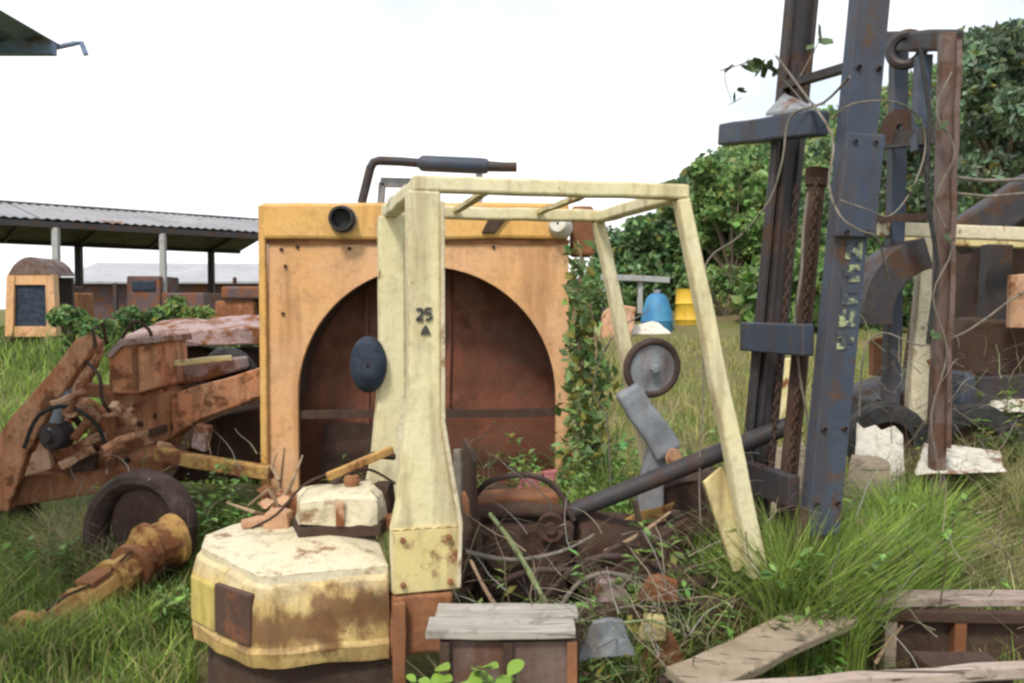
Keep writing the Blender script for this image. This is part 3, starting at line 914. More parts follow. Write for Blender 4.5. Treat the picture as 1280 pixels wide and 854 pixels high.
    # pad-mounted tank cover on top
    tc = Fi @ W(425, 622, 3.72)
    cov = MB()
    cp = [(-0.17, -0.13), (0.15, -0.15), (0.19, -0.05), (0.17, 0.14), (-0.12, 0.16), (-0.19, 0.06)]
    zc = 0.785
    for z0, z1, s0, s1 in ((zc + 0.02, zc + 0.12, 1.0, 0.95), (zc + 0.12, zc + 0.15, 0.95, 0.8)):
        lo = [Vector((tc.x + a * s0, tc.y + b * s0, z0)) for a, b in cp]; hi = [Vector((tc.x + a * s1, tc.y + b * s1, z1)) for a, b in cp]
        cov.add(lo + hi, [(k, (k + 1) % 6, 6 + (k + 1) % 6, 6 + k) for k in range(6)] + [tuple(range(6, 12))])
    tv = part('tank_cover', cov, 'cream_top', r, bevel=0.008, sub=0.05, rough=0.02, rscale=11)
    part('cover_base', MB().prism([(tc.x + a * 1.04, tc.y + b * 1.04, zc - 0.03) for a, b in cp], (0, 0, 0.05)), 'rust_dark', tv, bevel=0.006)
    part('filler_neck', MB().lathe([(0.03, 0), (0.035, 0.03), (0.03, 0.05), (0.01, 0.055)], (tc.x + 0.05, tc.y, zc + 0.148), (0, 0, 1), 14), 'rust_mid', tv)
    part('latch', MB().box((tc.x - 0.01, tc.y - 0.145, zc + 0.07), (0.035, 0.02, 0.1)), 'rust_pale', tv, bevel=0.004)
    for c_, s_, mt_ in (((tc.x - 0.25, tc.y + 0.08, 0.80), (0.10, 0.08, 0.07), 'rust_pale'), ((tc.x - 0.2, tc.y + 0.2, 0.82), (0.12, 0.1, 0.12), 'rust_mid'), ((tc.x + 0.2, tc.y - 0.06, 0.79), (0.09, 0.06, 0.05), 'rust_mid'), ((tc.x + 0.2, tc.y + 0.14, 0.84), (0.08, 0.12, 0.16), 'rust_dark'), ((tc.x - 0.34, tc.y + 0.14, 0.78), (0.13, 0.05, 0.03), 'rust_pale')):
        part('bracket', MB().box(c_, s_, Matrix.Rotation(random.uniform(-0.6, 0.6), 3, 'Z')), mt_, r, bevel=0.006, sub=0.04, rough=0.014, rscale=12)
    part('wire', MB().tube(smooth_path([(tc.x - 0.36, tc.y - 0.02, 0.79), (tc.x - 0.26, tc.y - 0.1, 0.86), (tc.x - 0.16, tc.y - 0.02, 0.95), (tc.x - 0.05, tc.y + 0.12, 0.97), (tc.x + 0.12, tc.y + 0.12, 0.99), (tc.x + 0.25, tc.y + 0.1, 0.92)]), 0.006, 6), 'rust_dark', r, smooth=True)
    # hoses and a bar behind the cover
    part('hydraulic_hose', MB().tube([(tc.x - 0.02, tc.y + 0.1, 0.93), (tc.x + 0.05, tc.y + 0.14, 1.0), (tc.x + 0.16, tc.y + 0.18, 1.04), (tc.x + 0.26, tc.y + 0.22, 1.02)], 0.016, 8), 'rubber_brown', r, smooth=True)
    part('pivot_bar', MB().beam((tc.x - 0.05, tc.y + 0.02, 0.98), (tc.x + 0.24, tc.y + 0.12, 1.07), 0.03, 0.035), 'rust_yellow', r, bevel=0.005)
    part('hinge_bracket', MB().prism([(-0.03, 0.55, 0.80), (0.05, 0.55, 0.80), (0.06, 0.55, 1.18), (-0.02, 0.55, 1.21)], (0, 0.03, 0)), 'cream_top', r, bevel=0.006)
    # --- chassis, floor, driveline
    for y in (0.06, 0.97):
        part('chassis_rail', MB().beam((0.12, y, 0.42), (1.62, y, 0.38), 0.09, 0.17, seg=6, wob=0.004), 'rust_dark', r, bevel=0.01)
    part('floor_plate', MB().box((1.0, 0.515, 0.52), (0.62, 0.78, 0.02)), 'rust_dark', r, sub=0.15, rough=0.02)
    part('engine_block', MB().box((0.5, 0.62, 0.58), (0.5, 0.42, 0.34)), 'rust_dark', r, bevel=0.03, sub=0.1, rough=0.025, rscale=8)
    part('cylinder_head', MB().box((0.5, 0.62, 0.80), (0.42, 0.2, 0.1)), 'rust_mid', r, bevel=0.015, sub=0.08, rough=0.012, rscale=9)
    part('gearbox', MB().lathe([(0.02, 0), (0.17, 0.02), (0.19, 0.1), (0.13, 0.3), (0.12, 0.42), (0.02, 0.44)], (0.74, 0.58, 0.6), (1, 0.1, -0.12), 16), 'rust_dark', r, smooth=True, rough=0.01, rscale=9)
    part('firewall', MB().prism([(0.28, 0.3, 0.5), (0.26, 0.3, 1.05), (0.30, 0.72, 1.1), (0.32, 0.8, 0.5)], (0.02, 0, 0)), 'rust_dark', r, sub=0.12, rough=0.02)
    d_ = 4.45
    c_ = W(815, 460, d_); axs = Vector((-0.25, 1, 0.12))
    sw = part('steering_wheel', MB().torus(c_, axs, 0.136, 0.02, 36, 10), 'rubber_brown', r, True, smooth=True)
    part('wheel_disc', MB().lathe([(0.001, 0.03), (0.08, 0.03), (0.128, 0.012), (0.13, -0.01), (0.08, -0.004), (0.035, -0.024), (0.001, -0.028)], c_, axs, 30), 'steel_grey', sw, True, smooth=True)
    part('hub_nut', MB().lathe([(0.024, 0.0), (0.024, -0.045), (0.016, -0.05), (0.001, -0.05)], c_, axs, 6), 'steel_grey', sw, True)
    part('steering_column', MB().beam(W(782, 486, d_ - 0.02), W(836, 566, d_ - 0.04), 0.13, 0.14, up=(0, 1, 0), w2=0.145, h2=0.13, seg=6, wob=0.004).beam(W(800, 484, d_ + 0.03), W(790, 500, d_), 0.08, 0.08, up=(0, 1, 0)), 'steel_grey', r, True, bevel=0.02)
    part('column_foot', MB().beam(W(824, 556, d_), W(812, 600, d_), 0.10, 0.10, up=(0, 1, 0)).beam(W(812, 598, d_ + 0.02), W(812, 598, d_ + 0.02) - Vector((0, 0, 0.36)), 0.13, 0.13, up=(0, 1, 0)), 'steel_grey', r, True, bevel=0.015)
    part('column_lug', MB().lathe([(0.04, 0), (0.04, -0.06), (0.001, -0.06)], W(842, 570, d_ - 0.1), (0.2, 1, 0), 12), 'rust_pale', r, True)
    part('front_axle', MB().tube([(1.62, -0.02, 0.32), (1.62, 1.05, 0.32)], 0.07, 12), 'rust_dark', r)
    for y in (-0.02, 1.05):
        part('brake_drum', MB().lathe([(0.001, -0.09), (0.05, -0.1), (0.06, -0.06), (0.16, -0.05), (0.17, 0.07), (0.001, 0.08)], (1.62, y, 0.36), (0, 1, 0), 22), 'rust_dark', r, smooth=True)
    for y in (0.2, 0.83):
        add_wheel(r, Vector((-0.42, y, 0.19)), (0, 1, 0), 0.19, 0.15, 'rust_dark', 'rubber', False)
    part('axle_skirt', MB().prism([(-0.12, 0.03, 0.12), (-0.60, 0.06, 0.12), (-0.74, 0.26, 0.12), (-0.82, 0.515, 0.12), (-0.74, 0.77, 0.12), (-0.6, 0.97, 0.12), (-0.12, 1.0, 0.12)], (0, 0, 0.29)), 'rust_dark', r, sub=0.1, rough=0.015)
    part('pillar_foot', MB().box((-0.01, 0.05, 0.50), (0.24, 0.12, 0.235)), 'rust_mid', r, bevel=0.015, sub=0.08, rough=0.012, rscale=8)
    part('side_post', MB().beam((-0.105, -0.03, 0.02), (-0.10, -0.025, 0.60), 0.045, 0.04, up=(0, 1, 0), seg=5, wob=0.004), 'rust_mid', r, bevel=0.004)
    # engine ancillaries
    for c_, rad_, ax_ in (((0.40, 0.36, 0.66), 0.085, (0.3, 1, 0)), ((0.62, 0.38, 0.74), 0.06, (0.3, 1, 0.1)), ((0.26, 0.42, 0.56), 0.10, (1, 0.2, 0))):
        part('pulley', MB().lathe([(0.001, -0.03), (rad_ * 0.4, -0.035), (rad_ * 0.45, -0.01), (rad_, -0.025), (rad_ * 0.88, 0), (rad_, 0.025), (0.001, 0.03)], c_, ax_, 20), 'rust_dark', r)
    for pts_ in ([(0.3, 0.5, 0.86), (0.36, 0.42, 0.95), (0.52, 0.40, 0.97), (0.66, 0.44, 0.90), (0.74, 0.42, 0.75)], [(0.3, 0.3, 0.5), (0.45, 0.16, 0.62), (0.7, 0.2, 0.60), (0.92, 0.3, 0.66), (1.1, 0.34, 0.58)], [(0.5, 0.2, 0.46), (0.7, 0.12, 0.66), (0.95, 0.1, 0.64), (1.15, 0.16, 0.5)]):
        part('hose', MB().tube(smooth_path(pts_), 0.013, 8), 'rubber_brown', r, smooth=True)
    part('exhaust_manifold', MB().tube([(0.3, 0.47, 0.80), (0.5, 0.44, 0.81), (0.72, 0.46, 0.78)], [0.03, 0.036, 0.03], 10).tube([(0.4, 0.46, 0.80), (0.4, 0.55, 0.78)], 0.02, 8).tube([(0.58, 0.46, 0.80), (0.58, 0.55, 0.78)], 0.02, 8), 'rust_dark', r, smooth=True)
    part('control_linkage', MB().beam((0.82, 0.2, 0.56), (1.25, 0.32, 0.74), 0.02, 0.03).beam((1.02, 0.2, 0.5), (1.0, 0.34, 0.84), 0.02, 0.02), 'rust_dark', r)
    # --- mast
    def mx(z): return 1.735 + 0.093 * (z - 0.8)
    def chan(y0, y1, z0, z1, w, off, mt, nm, parent=r, lab=None):
        """C channel, web facing the outside, flanges towards the other channel."""
        m = MB(); th = 0.022
        s = 1 if y1 > y0 else -1
        for (xa, xb, ya, yb) in ((-w / 2, w / 2, y0, y0 + s * th), (-w / 2, -w / 2 + th, y0 + s * th, y1), (w / 2 - th, w / 2, y0 + s * th, y1)):
            lo = [(mx(z0) + off + xa, ya, z0), (mx(z0) + off + xb, ya, z0), (mx(z0) + off + xb, yb, z0), (mx(z0) + off + xa, yb, z0)]
            hi = [(p[0] - mx(z0) + mx(z1), p[1], z1) for p in lo]
            m.add(lo + hi, [(0, 1, 5, 4), (1, 2, 6, 5), (2, 3, 7, 6), (3, 0, 4, 7), (3, 2, 1, 0), (4, 5, 6, 7)])
        return part(nm, m, mt, parent, bevel=0.004, label=lab)
    near = chan(0.0, 0.07, 0.72, 3.55, 0.160, 0.0, 'mast_blue', 'mast_channel')
    far = chan(0.60, 0.54, 0.60, 3.5, 0.155, 0.0, 'mast_dark', 'mast_channel')
    chan(0.028, 0.07, 0.9, 2.5, 0.11, 0.012, 'mast_dark', 'inner_channel')
    chan(0.572, 0.53, 0.9, 2.9, 0.10, 0.012, 'mast_dark', 'inner_channel')
    for y_ in (0.035, 0.565):
        part('pivot_bracket', MB().prism([(1.50, y_ - 0.03, 0.36), (1.70, y_ - 0.03, 0.34), (mx(0.9) + 0.03, y_ - 0.03, 0.95), (mx(0.9) - 0.05, y_ - 0.03, 0.95)], (0, 0.06, 0)), 'rust_dark', r, bevel=0.008)
    for zz_, y_ in ((0.86, -0.012), (1.18, -0.012), (2.02, -0.035), (2.40, -0.035), (2.72, -0.012)):
        for sx_ in (-0.05, 0.05):
            part('bolt', MB().lathe([(0.011, 0.0), (0.011, 0.02), (0.001, 0.02)], (mx(zz_) + sx_, y_ - 0.003, zz_), (0, 1, 0), 6), 'rust_dark', near)
    z = 2.02
    part('slider_plate', MB().prism([(mx(2.0) - 0.10, -0.03, 2.0), (mx(2.0) + 0.095, -0.03, 2.0), (mx(2.44) + 0.10, -0.03, 2.44), (mx(2.44) - 0.09, -0.03, 2.44)], (0, 0.027, 0)), 'mast_blue', near, bevel=0.008)
    z = 2.62
    cb = part('top_crossmember', MB().beam((mx(z) - 0.13, 0.14, z - 0.11), (mx(z) - 0.13, 0.97, z - 0.005), 0.10, 0.11, seg=6, wob=0.003), 'mast_blue', r, bevel=0.01)
    part('crossmember_cap', MB().prism([(mx(z) - 0.17, 0.2, z - 0.05), (mx(z) - 0.09, 0.2, z - 0.05), (mx(z) - 0.08, 0.5, z + 0.09), (mx(z) - 0.18, 0.5, z - 0.01)], (0, 0, 0.02)), 'steel_grey', cb, bevel=0.005)
    part('tie_bar', MB().beam((mx(2.75) - 0.05, 0.05, 2.74), (mx(2.75) - 0.05, 0.58, 2.78), 0.05, 0.035), 'mast_dark', r)
    z = 1.56
    part('lower_crossmember', MB().beam((mx(z) - 0.11, 0.08, z), (mx(z) - 0.11, 0.62, z), 0.06, 0.14), 'mast_blue', r, bevel=0.008)
    z = 0.9
    part('lower_crossmember', MB().beam((mx(z) - 0.11, 0.08, z), (mx(z) - 0.11, 0.62, z), 0.06, 0.14), 'mast_dark', r, bevel=0.008)
    part('lift_cylinder', MB().tube([(mx(0.4), 0.30, 0.4), (mx(2.3), 0.30, 2.3)], 0.04, 14), 'rust_dark', r, smooth=True)
    part('cylinder_head', MB().lathe([(0.001, -0.04), (0.05, -0.04), (0.055, 0.04), (0.001, 0.05)], (mx(2.3), 0.30, 2.3), (0.1, 0, 1), 16), 'rust_dark', r)
    for y in (0.22, 0.38):
        ch = MB()
        for k in range(50):
            zz = 0.75 + k * 0.031
            ch.torus((mx(zz) - 0.05, y, zz), (1, 0, 0) if k % 2 else (0, 1, 0), 0.013, 0.005, 8, 5)
        part('lift_chain', ch, 'rust_dark', r, smooth=True)
    # worn vertical marking on the near channel
    glyphs = [["101", "111", "101"], ["011", "110", "011"], ["111", "100", "111"], ["101", "101", "111"], ["110", "011", "110"]]
    cell = 0.024
    for g, rows in enumerate(glyphs):
        mk = MB()
        for i, row in enumerate(rows):
            zz = 1.968 - (g * 4 + i) * cell
            for j, ch_ in enumerate(row):
                if ch_ == '1':
                    mk.box((mx(zz) - 0.012 + j * 0.026, -0.003, zz), (0.0275, 0.004, cell + 0.002))
        part('painted_letter', mk, 'letter_green', near)
    return r


build_forklift()

# ------------------------------------------------------------------ long pipe through the forklift
single('long_pipe', MB().tube([W(566, 694, 3.86), W(650, 664, 3.9), W(760, 622, 4.0), W(880, 574, 4.1), W(994, 529, 4.17)], [0.034, 0.036, 0.04, 0.043, 0.043], 14),
       'mast_dark', 'long dark steel pipe slanting across the forklift towards its mast', 'pipe', smooth=True)

# ------------------------------------------------------------------ tall mast frame and second forklift on the right
def build_right():
    d = 5.4
    b = W(1160, 480, d)
    r = thing('rusty_mast_frame', 'tall thin rusty mast frame with dark top bar and hanging chain', 'mast', (b.x, d, 0))
    post = lambda px0, px1, y0, y1, w, dd, mt, nm: part(nm, MB().beam(W(px1, y1, dd), W(px0, y0, dd), w, w * 1.1, up=(0, 1, 0), seg=8, wob=0.004), mt, r, True, bevel=0.006)
    post(1184, 1168, 42, 700, 0.078, d, 'post_rust', 'post')
    post(1124, 1110, 46, 640, 0.10, d + 0.9, 'mast_blue', 'post')
    post(1154, 1150, 70, 190, 0.085, d + 0.3, 'mast_blue', 'inner_post')
    part('top_bar', MB().beam(W(1112, 52, d + 0.9), W(1192, 50, d - 0.02), 0.13, 0.13, seg=4, wob=0.006), 'mast_dark', r, True, bevel=0.02)
    part('sheave', MB().torus(W(1133, 62, d + 0.5), (0.6, 1, 0), 0.10, 0.035, 22, 8), 'mast_dark', r, True, smooth=True)
    part('cross_bar', MB().beam(W(1098, 274, d + 0.9), W(1184, 270, d), 0.07, 0.05), 'rust_dark', r, True)
    part('cross_bar', MB().beam(W(1098, 178, d + 0.9), W(1184, 168, d), 0.10, 0.10), 'mast_dark', r, True)
    part('pulley', MB().lathe([(0.02, -0.05), (0.12, -0.05), (0.10, 0), (0.12, 0.05), (0.02, 0.05)], W(1126, 160, d + 0.6), (0.6, 1, 0.1), 20), 'rust_dark', r, True)
    part('guide_strip', MB().beam(W(1197, 50, d - 0.06), W(1183, 560, d - 0.06), 0.03, 0.03, up=(0, 1, 0), seg=12, wob=0.008), 'post_rust', r, True)
    part('hose_run', MB().tube([W(1150, 60, d), W(1162, 140, d - 0.1), W(1158, 240, d - 0.1), W(1172, 330, d - 0.1), W(1160, 430, d - 0.1)], 0.014, 8), 'rubber', r, True, smooth=True)

    # second forklift
    d = 6.3
    c = W(1230, 600, d)
    r = thing('green_grown_forklift', 'second cream framed forklift half buried in weeds at the right edge', 'forklift', (c.x, d + 0.4, 0))
    part('side_rail', MB().beam(W(1098, 286, d), W(1330, 295, d + 0.15), 0.07, 0.10, seg=6, wob=0.004), 'cream_top', r, True, bevel=0.012)
    part('side_rail', MB().beam(W(1120, 300, d + 1.0), W(1330, 306, d + 1.15), 0.07, 0.08), 'cream_worn', r, True, bevel=0.012)
    part('front_cross_beam', MB().beam(W(1102, 288, d + 0.04), W(1124, 300, d + 0.98), 0.07, 0.07), 'cream_worn', r, True)
    part('front_leg', MB().beam(W(1160, 298, d), W(1140, 574, d), 0.11, 0.10, up=(0, 1, 0), w2=0.14, seg=8, wob=0.004), 'cream_top', r, True, bevel=0.012)
    part('front_leg', MB().beam(W(1172, 310, d + 1.0), W(1156, 560, d + 1.0), 0.09, 0.10, up=(0, 1, 0)), 'cream_worn', r, True)
    part('rear_pillar', MB().beam(W(1246, 306, d + 0.4), W(1240, 430, d + 0.4), 0.19, 0.12, up=(0, 1, 0)), 'mast_dark', r, True, bevel=0.01)
    part('rear_pillar', MB().beam(W(1322, 300, d + 0.1), W(1320, 560, d + 0.1), 0.19, 0.12, up=(0, 1, 0)), 'cream_worn', r, True, bevel=0.01)
    arc = []
    cx, cy, ra, rb = 1172, 392, 92, 84
    o_, i_ = [], []
    for k in range(11):
        a = R(100 + 88 * k / 10)
        o_.append(W(cx + ra * math.cos(a), cy - rb * 1.15 * math.sin(a), d - 0.35)); i_.append(W(cx + 6 + (ra - 30) * math.cos(a), cy + 6 - (rb - 26) * 1.1 * math.sin(a), d - 0.35))
    m = MB()
    dp = Vector((0, 0.4, 0))
    m.add(o_ + i_ + [p_ + dp for p_ in o_] + [p_ + dp for p_ in i_],
          [f_ for k in range(10) for f_ in ((k, k + 1, 12 + k, 11 + k), (22 + k, 23 + k, 34 + k, 33 + k), (k, k + 1, 23 + k, 22 + k), (11 + k, 12 + k, 34 + k, 33 + k))] + [(0, 11, 33, 22), (10, 21, 43, 32)])
    part('arched_fender', m, 'mast_dark', r, True, bevel=0.004)
    part('engine_hood', MB().prism([W(1180, 470, d + 0.2), W(1300, 470, d + 0.2), W(1300, 400, d + 0.2), W(1215, 398, d + 0.2), W(1186, 425, d + 0.2)], (0, 0.7, 0)), 'rust_dark', r, True, bevel=0.03, sub=0.12, rough=0.02)
    part('chassis', MB().prism([W(1090, 560, d + 0.1), W(1320, 565, d + 0.1), W(1320, 468, d + 0.1), W(1180, 470, d + 0.1), W(1096, 500, d + 0.1)], (0, 0.85, 0)), 'mast_dark', r, True, bevel=0.02, sub=0.15, rough=0.02)
    part('side_panel', MB().prism([W(1092, 470, d + 0.3), W(1122, 470, d + 0.3), W(1122, 420, d + 0.3), W(1092, 424, d + 0.3)], (0, 0.1, 0)), 'rust_mid', r, True, bevel=0.01)
    part('rust_plate', MB().prism([W(1262, 410, d - 0.1), W(1310, 410, d - 0.1), W(1310, 340, d - 0.1), W(1264, 344, d - 0.1)], (0, 0.05, 0)), 'rust_pale', r, True, bevel=0.006)
    part('seat', MB().prism([W(1196, 520, d - 0.1), W(1226, 532, d - 0.1), W(1222, 470, d - 0.1), W(1206, 462, d - 0.1)], (0, 0.4, 0)), 'mast_blue', r, True, bevel=0.04)
    add_wheel(r, W(1215, 556, d - 0.15), (0.2, 1, 0), 0.30, 0.22, 'rust_dark')
    add_wheel(r, W(1108, 552, d - 0.1), (0.2, 1, 0), 0.28, 0.22, 'rust_dark')
    part('white_cover', MB().prism([W(1238, 514, d + 0.02), W(1300, 516, d + 0.02), W(1300, 500, d + 0.06), W(1244, 500, d + 0.06)], (0, 0.08, 0)), 'white_sheet', r, True, bevel=0.01, sub=0.08, rough=0.015)
    part('tilt_lever', MB().tube([W(1178, 500, d - 0.2), W(1172, 470, d - 0.2), W(1160, 450, d - 0.2)], 0.015, 8), 'rust_mid', r, True)
    # strap wires hanging at the right
    single('loose_cable', MB().tube([W(1196, 222, 5.5), W(1230, 226, 5.6), W(1300, 224, 5.7)], 0.012, 8), 'vine_grey', 'upper slack grey cable strung from the rusty mast frame', 'cable')
    single('loose_cable', MB().tube([W(1196, 242, 5.5), W(1236, 246, 5.6), W(1300, 240, 5.7)], 0.010, 8), 'vine_grey', 'lower slack grey cable strung from the rusty mast frame', 'cable')
    # dark machine further behind on the right edge
    d2 = 8.5
    r = thing('dark_boom_truck', 'dark machine body with slanting boom behind the second forklift', 'machine', (W(1250, 300, d2).x, d2, 0))
    part('boom', MB().beam(W(1196, 300, d2), W(1300, 232, d2), 0.28, 0.34), 'mast_dark', r, True, bevel=0.03)
    part('cab', MB().prism([W(1228, 300, d2 + 0.2), W(1300, 300, d2 + 0.2), W(1300, 262, d2 + 0.2), W(1236, 262, d2 + 0.2)], (0, 1.0, 0)), 'rust_dark', r, True, bevel=0.05)
    part('body', MB().prism([W(1200, 500, d2 + 0.3), W(1320, 500, d2 + 0.3), W(1320, 300, d2 + 0.3), W(1228, 300, d2 + 0.3)], (0, 1.4, 0)), 'rust_dark', r, True, bevel=0.03)
    part('undercarriage', MB().box((W(1260, 300, d2).x, d2 + 1.0, 0.35), (1.2, 1.2, 0.9)), 'mast_dark', r, True, bevel=0.1)
    # pale sheets on the ground
    for poly, dd, lean, mt, lab in (
            ([(1064, 640), (1132, 644), (1129, 544), (1120, 534), (1104, 541), (1096, 534), (1082, 538), (1074, 530)], 5.5, 0.25, 'white_sheet', 'torn pale sheet leaning behind the foot of the near mast channel'),
            ([(1050, 660), (1118, 664), (1112, 580), (1100, 574), (1066, 570)], 5.2, 0.2, 'wood_tan', 'sandy slab leaning in front of the torn pale sheet'),
            ([(1146, 594), (1258, 591), (1250, 566), (1210, 562), (1156, 556)], 5.3, 1.2, 'white_sheet', 'flat whitish board in the grass by the second forklift'),
            ([(956, 640), (1010, 644), (1006, 556), (962, 562)], 5.6, 0.2, 'wood_tan', 'sandy panel glimpsed between the two mast channels'),
            ([(968, 540), (1004, 540), (1004, 446), (976, 450)], 8.4, 0.1, 'cream_worn', 'far cream panel seen between the two mast channels')):
        ym = max(p[1] for p in poly)
        zb = [W(x, y, dd + lean * (ym - y) / 80.0) for x, y in poly]
        m = MB().prism(zb, (0, 0.03, 0.01))
        nm, ct = {'white_sheet': ('pale_board', 'board'), 'wood_tan': ('sandy_slab', 'slab'), 'cream_worn': ('cream_panel_sheet', 'sheet')}[mt]
        single(nm, m, mt, lab, ct, sub=0.1, rough=0.012, rscale=6, bevel=0.004)


build_right()

# ------------------------------------------------------------------ rusty machinery on the left
def build_left():
    def P(lst, d): return [W(x, y, d) for x, y in lst]
    d = 7.0
    r = thing('rusty_loader_frame', 'rusty orange loader frame with raised lift arm at the left edge', 'machine frame', (W(110, 560, d).x, d, 0))
    part('lift_arm', MB().prism(P([(-20, 640), (-20, 570), (14, 520), (60, 470), (94, 424), (112, 418), (118, 430), (104, 452), (64, 510), (30, 575), (10, 640)], 6.75), (0, 0.12, 0)), 'rust_orange', r, True, bevel=0.012, sub=0.15, rough=0.01)
    part('lift_arm', MB().prism(P([(12, 610), (40, 540), (78, 500), (104, 438), (120, 424), (122, 440), (100, 500), (66, 560), (42, 612)], 7.35), (0, 0.12, 0)), 'rust_pale', r, True, bevel=0.012, sub=0.15, rough=0.01)
    part('body_plate', MB().prism(P([(52, 596), (58, 566), (106, 548), (124, 512), (136, 488), (200, 482), (206, 500), (206, 548), (188, 588), (130, 602)], d), (0, 0.5, 0)), 'rust_orange', r, True, bevel=0.02, sub=0.15, rough=0.012)
    tb = part('tower_box', MB().prism(P([(136, 492), (134, 442), (150, 430), (198, 426), (201, 484), (170, 492)], d - 0.12), (0, 0.6, 0)), 'rust_orange', r, True, bevel=0.02, sub=0.15, rough=0.01)
    part('box_lid', MB().prism(P([(132, 444), (150, 424), (200, 420), (201, 428), (152, 433), (137, 448)], d - 0.16), (0, 0.68, 0)), 'lilac_sheet', tb, True, bevel=0.006)
    part('pivot_hub', MB().lathe([(0.001, -0.1), (0.045, -0.1), (0.05, -0.06), (0.10, -0.05), (0.11, -0.03), (0.11, 0.1), (0.001, 0.1)], W(68, 545, 6.72), (0.25, 1, 0), 20), 'mast_dark', r, True, bevel=0.006)
    part('hydraulic_ram', MB().tube([W(66, 540, 6.7), W(84, 490, 6.85)], 0.05, 12), 'steel_grey', r, True, smooth=True)
    part('ram_rod', MB().tube([W(84, 490, 6.85), W(100, 452, 6.95)], 0.024, 10), 'post_grey', r, True, smooth=True)
    part('pin_boss', MB().lathe([(0.001, -0.06), (0.07, -0.06), (0.075, 0.1), (0.001, 0.1)], W(92, 510, 6.72), (0, 1, 0), 16), 'rust_pale', r, True)
    part('link_bar', MB().beam(W(96, 486, 6.85), W(140, 490, 6.9), 0.10, 0.11, up=(0, 1, 0)), 'rust_mid', r, True, bevel=0.01)
    part('side_rail', MB().prism(P([(-20, 640), (-20, 596), (120, 590), (205, 570), (206, 592), (124, 616)], 6.85), (0, 0.2, 0)), 'rust_mid', r, True, bevel=0.015, sub=0.15, rough=0.015)
    part('leg', MB().beam(W(150, 600, d + 0.2), Vector((W(150, 600, d).x, d + 0.2, -0.1)), 0.25, 0.25, up=(0, 1, 0)), 'rust_dark', r, True)
    part('leg', MB().beam(W(20, 610, d), Vector((W(20, 610, d).x, d, -0.1)), 0.25, 0.25, up=(0, 1, 0)), 'rust_dark', r, True)
    for px, py in ((150, 510), (176, 530), (196, 520), (120, 560), (160, 575)):
        part('bolt', MB().lathe([(0.025, 0.02), (0.025, -0.02), (0.001, -0.025)], W(px, py, d - 0.0), (0, 1, 0), 6), 'rust_dark', r, True)

    for pts_, rad_, mt_ in (([(30, 560, 6.7), (48, 520, 6.66), (84, 508, 6.64), (120, 530, 6.7), (134, 566, 6.8)], 0.022, 'rubber'), ([(104, 448, 6.8), (124, 470, 6.75), (128, 500, 6.8), (142, 520, 6.9)], 0.018, 'rubber_brown'), ([(150, 430, 6.9), (166, 402, 6.9), (186, 412, 6.95), (190, 428, 7.0)], 0.018, 'rust_dark')):
        part('hose', MB().tube(smooth_path([W(*p_) for p_ in pts_]), rad_ * 0.75, 8), mt_, r, True, smooth=True)
    for poly_, dd_, mt_ in (([(100, 520), (116, 506), (128, 520), (112, 540)], 6.78, 'rust_pale'), ([(150, 545), (196, 535), (200, 552), (156, 566)], 6.97, 'rust_pale'), ([(30, 596), (64, 586), (60, 560), (40, 566)], 6.72, 'rust_pale'), ([(86, 592), (118, 588), (120, 568), (94, 572)], 6.8, 'rust_dark')):
        part('bracket', MB().prism(P(poly_, dd_), (0, 0.06, 0)), mt_, r, True, bevel=0.008)
    part('rib', MB().beam(W(140, 490, 6.86), W(142, 584, 6.97), 0.05, 0.05, up=(0, 1, 0)), 'rust_mid', r, True, bevel=0.006)
    part('rib', MB().beam(W(168, 434, 6.87), W(170, 488, 6.87), 0.04, 0.03, up=(0, 1, 0)), 'rust_mid', r, True, bevel=0.006)
    part('grab_handle', MB().tube([W(120, 436, 6.7), W(116, 412, 6.7), W(128, 404, 6.72), (W(134, 430, 6.8))], 0.014, 8), 'rust_dark', r, True, smooth=True)

    for k_ in range(16):
        x0_, y0_ = random.uniform(10, 200), random.uniform(500, 600)
        a_ = random.uniform(-1.2, 1.2); l_ = random.uniform(24, 60)
        dd_ = random.uniform(6.45, 6.85)
        mt_ = random.choice(['rust_orange', 'rust_mid', 'rust_pale', 'rust_dark'])
        p0_, p1_ = W(x0_, y0_, dd_), W(x0_ + l_ * math.cos(a_), y0_ - l_ * math.sin(a_), dd_ + 0.15)
        if k_ % 3:
            part('linkage_bar', MB().beam(p0_, p1_, random.uniform(0.03, 0.07), random.uniform(0.02, 0.06), seg=4, wob=0.006), mt_, r, True, bevel=0.005)
        else:
            part('linkage_rod', MB().tube([p0_, p0_.lerp(p1_, 0.5) + Vector((0, 0, 0.02)), p1_], random.uniform(0.015, 0.035), 9), mt_, r, True, smooth=True)

    r = thing('dozer_push_arm', 'thick rusty push arm slanting up behind the orange shroud', 'machine part', (W(270, 560, 7.2).x, 7.2, 0))
    part('beam', MB().prism(P([(196, 552), (200, 504), (216, 492), (340, 456), (340, 492), (250, 524), (206, 552)], 6.95), (0.02, 0.36, 0)), 'rust_orange', r, True, bevel=0.015, sub=0.15, rough=0.012)
    part('under_frame', MB().prism(P([(210, 600), (345, 600), (345, 500), (252, 530)], 7.5), (0, 0.5, 0)), 'rust_dark', r, True, bevel=0.02, sub=0.2, rough=0.03)
    part('cross_strip', MB().beam(W(200, 456, 7.15), W(290, 447, 7.3), 0.06, 0.05, seg=5, wob=0.006), 'cream_worn', r, True, bevel=0.01)
    part('bracket', MB().prism(P([(204, 486), (262, 474), (300, 462), (298, 446), (206, 458)], 7.35), (0, 0.3, 0)), 'lilac_sheet', r, True, bevel=0.02, sub=0.12, rough=0.02)
    part('end_plate', MB().prism(P([(196, 556), (214, 548), (214, 488), (198, 494)], 6.93), (0, -0.03, 0)), 'rust_mid', r, True, bevel=0.006)
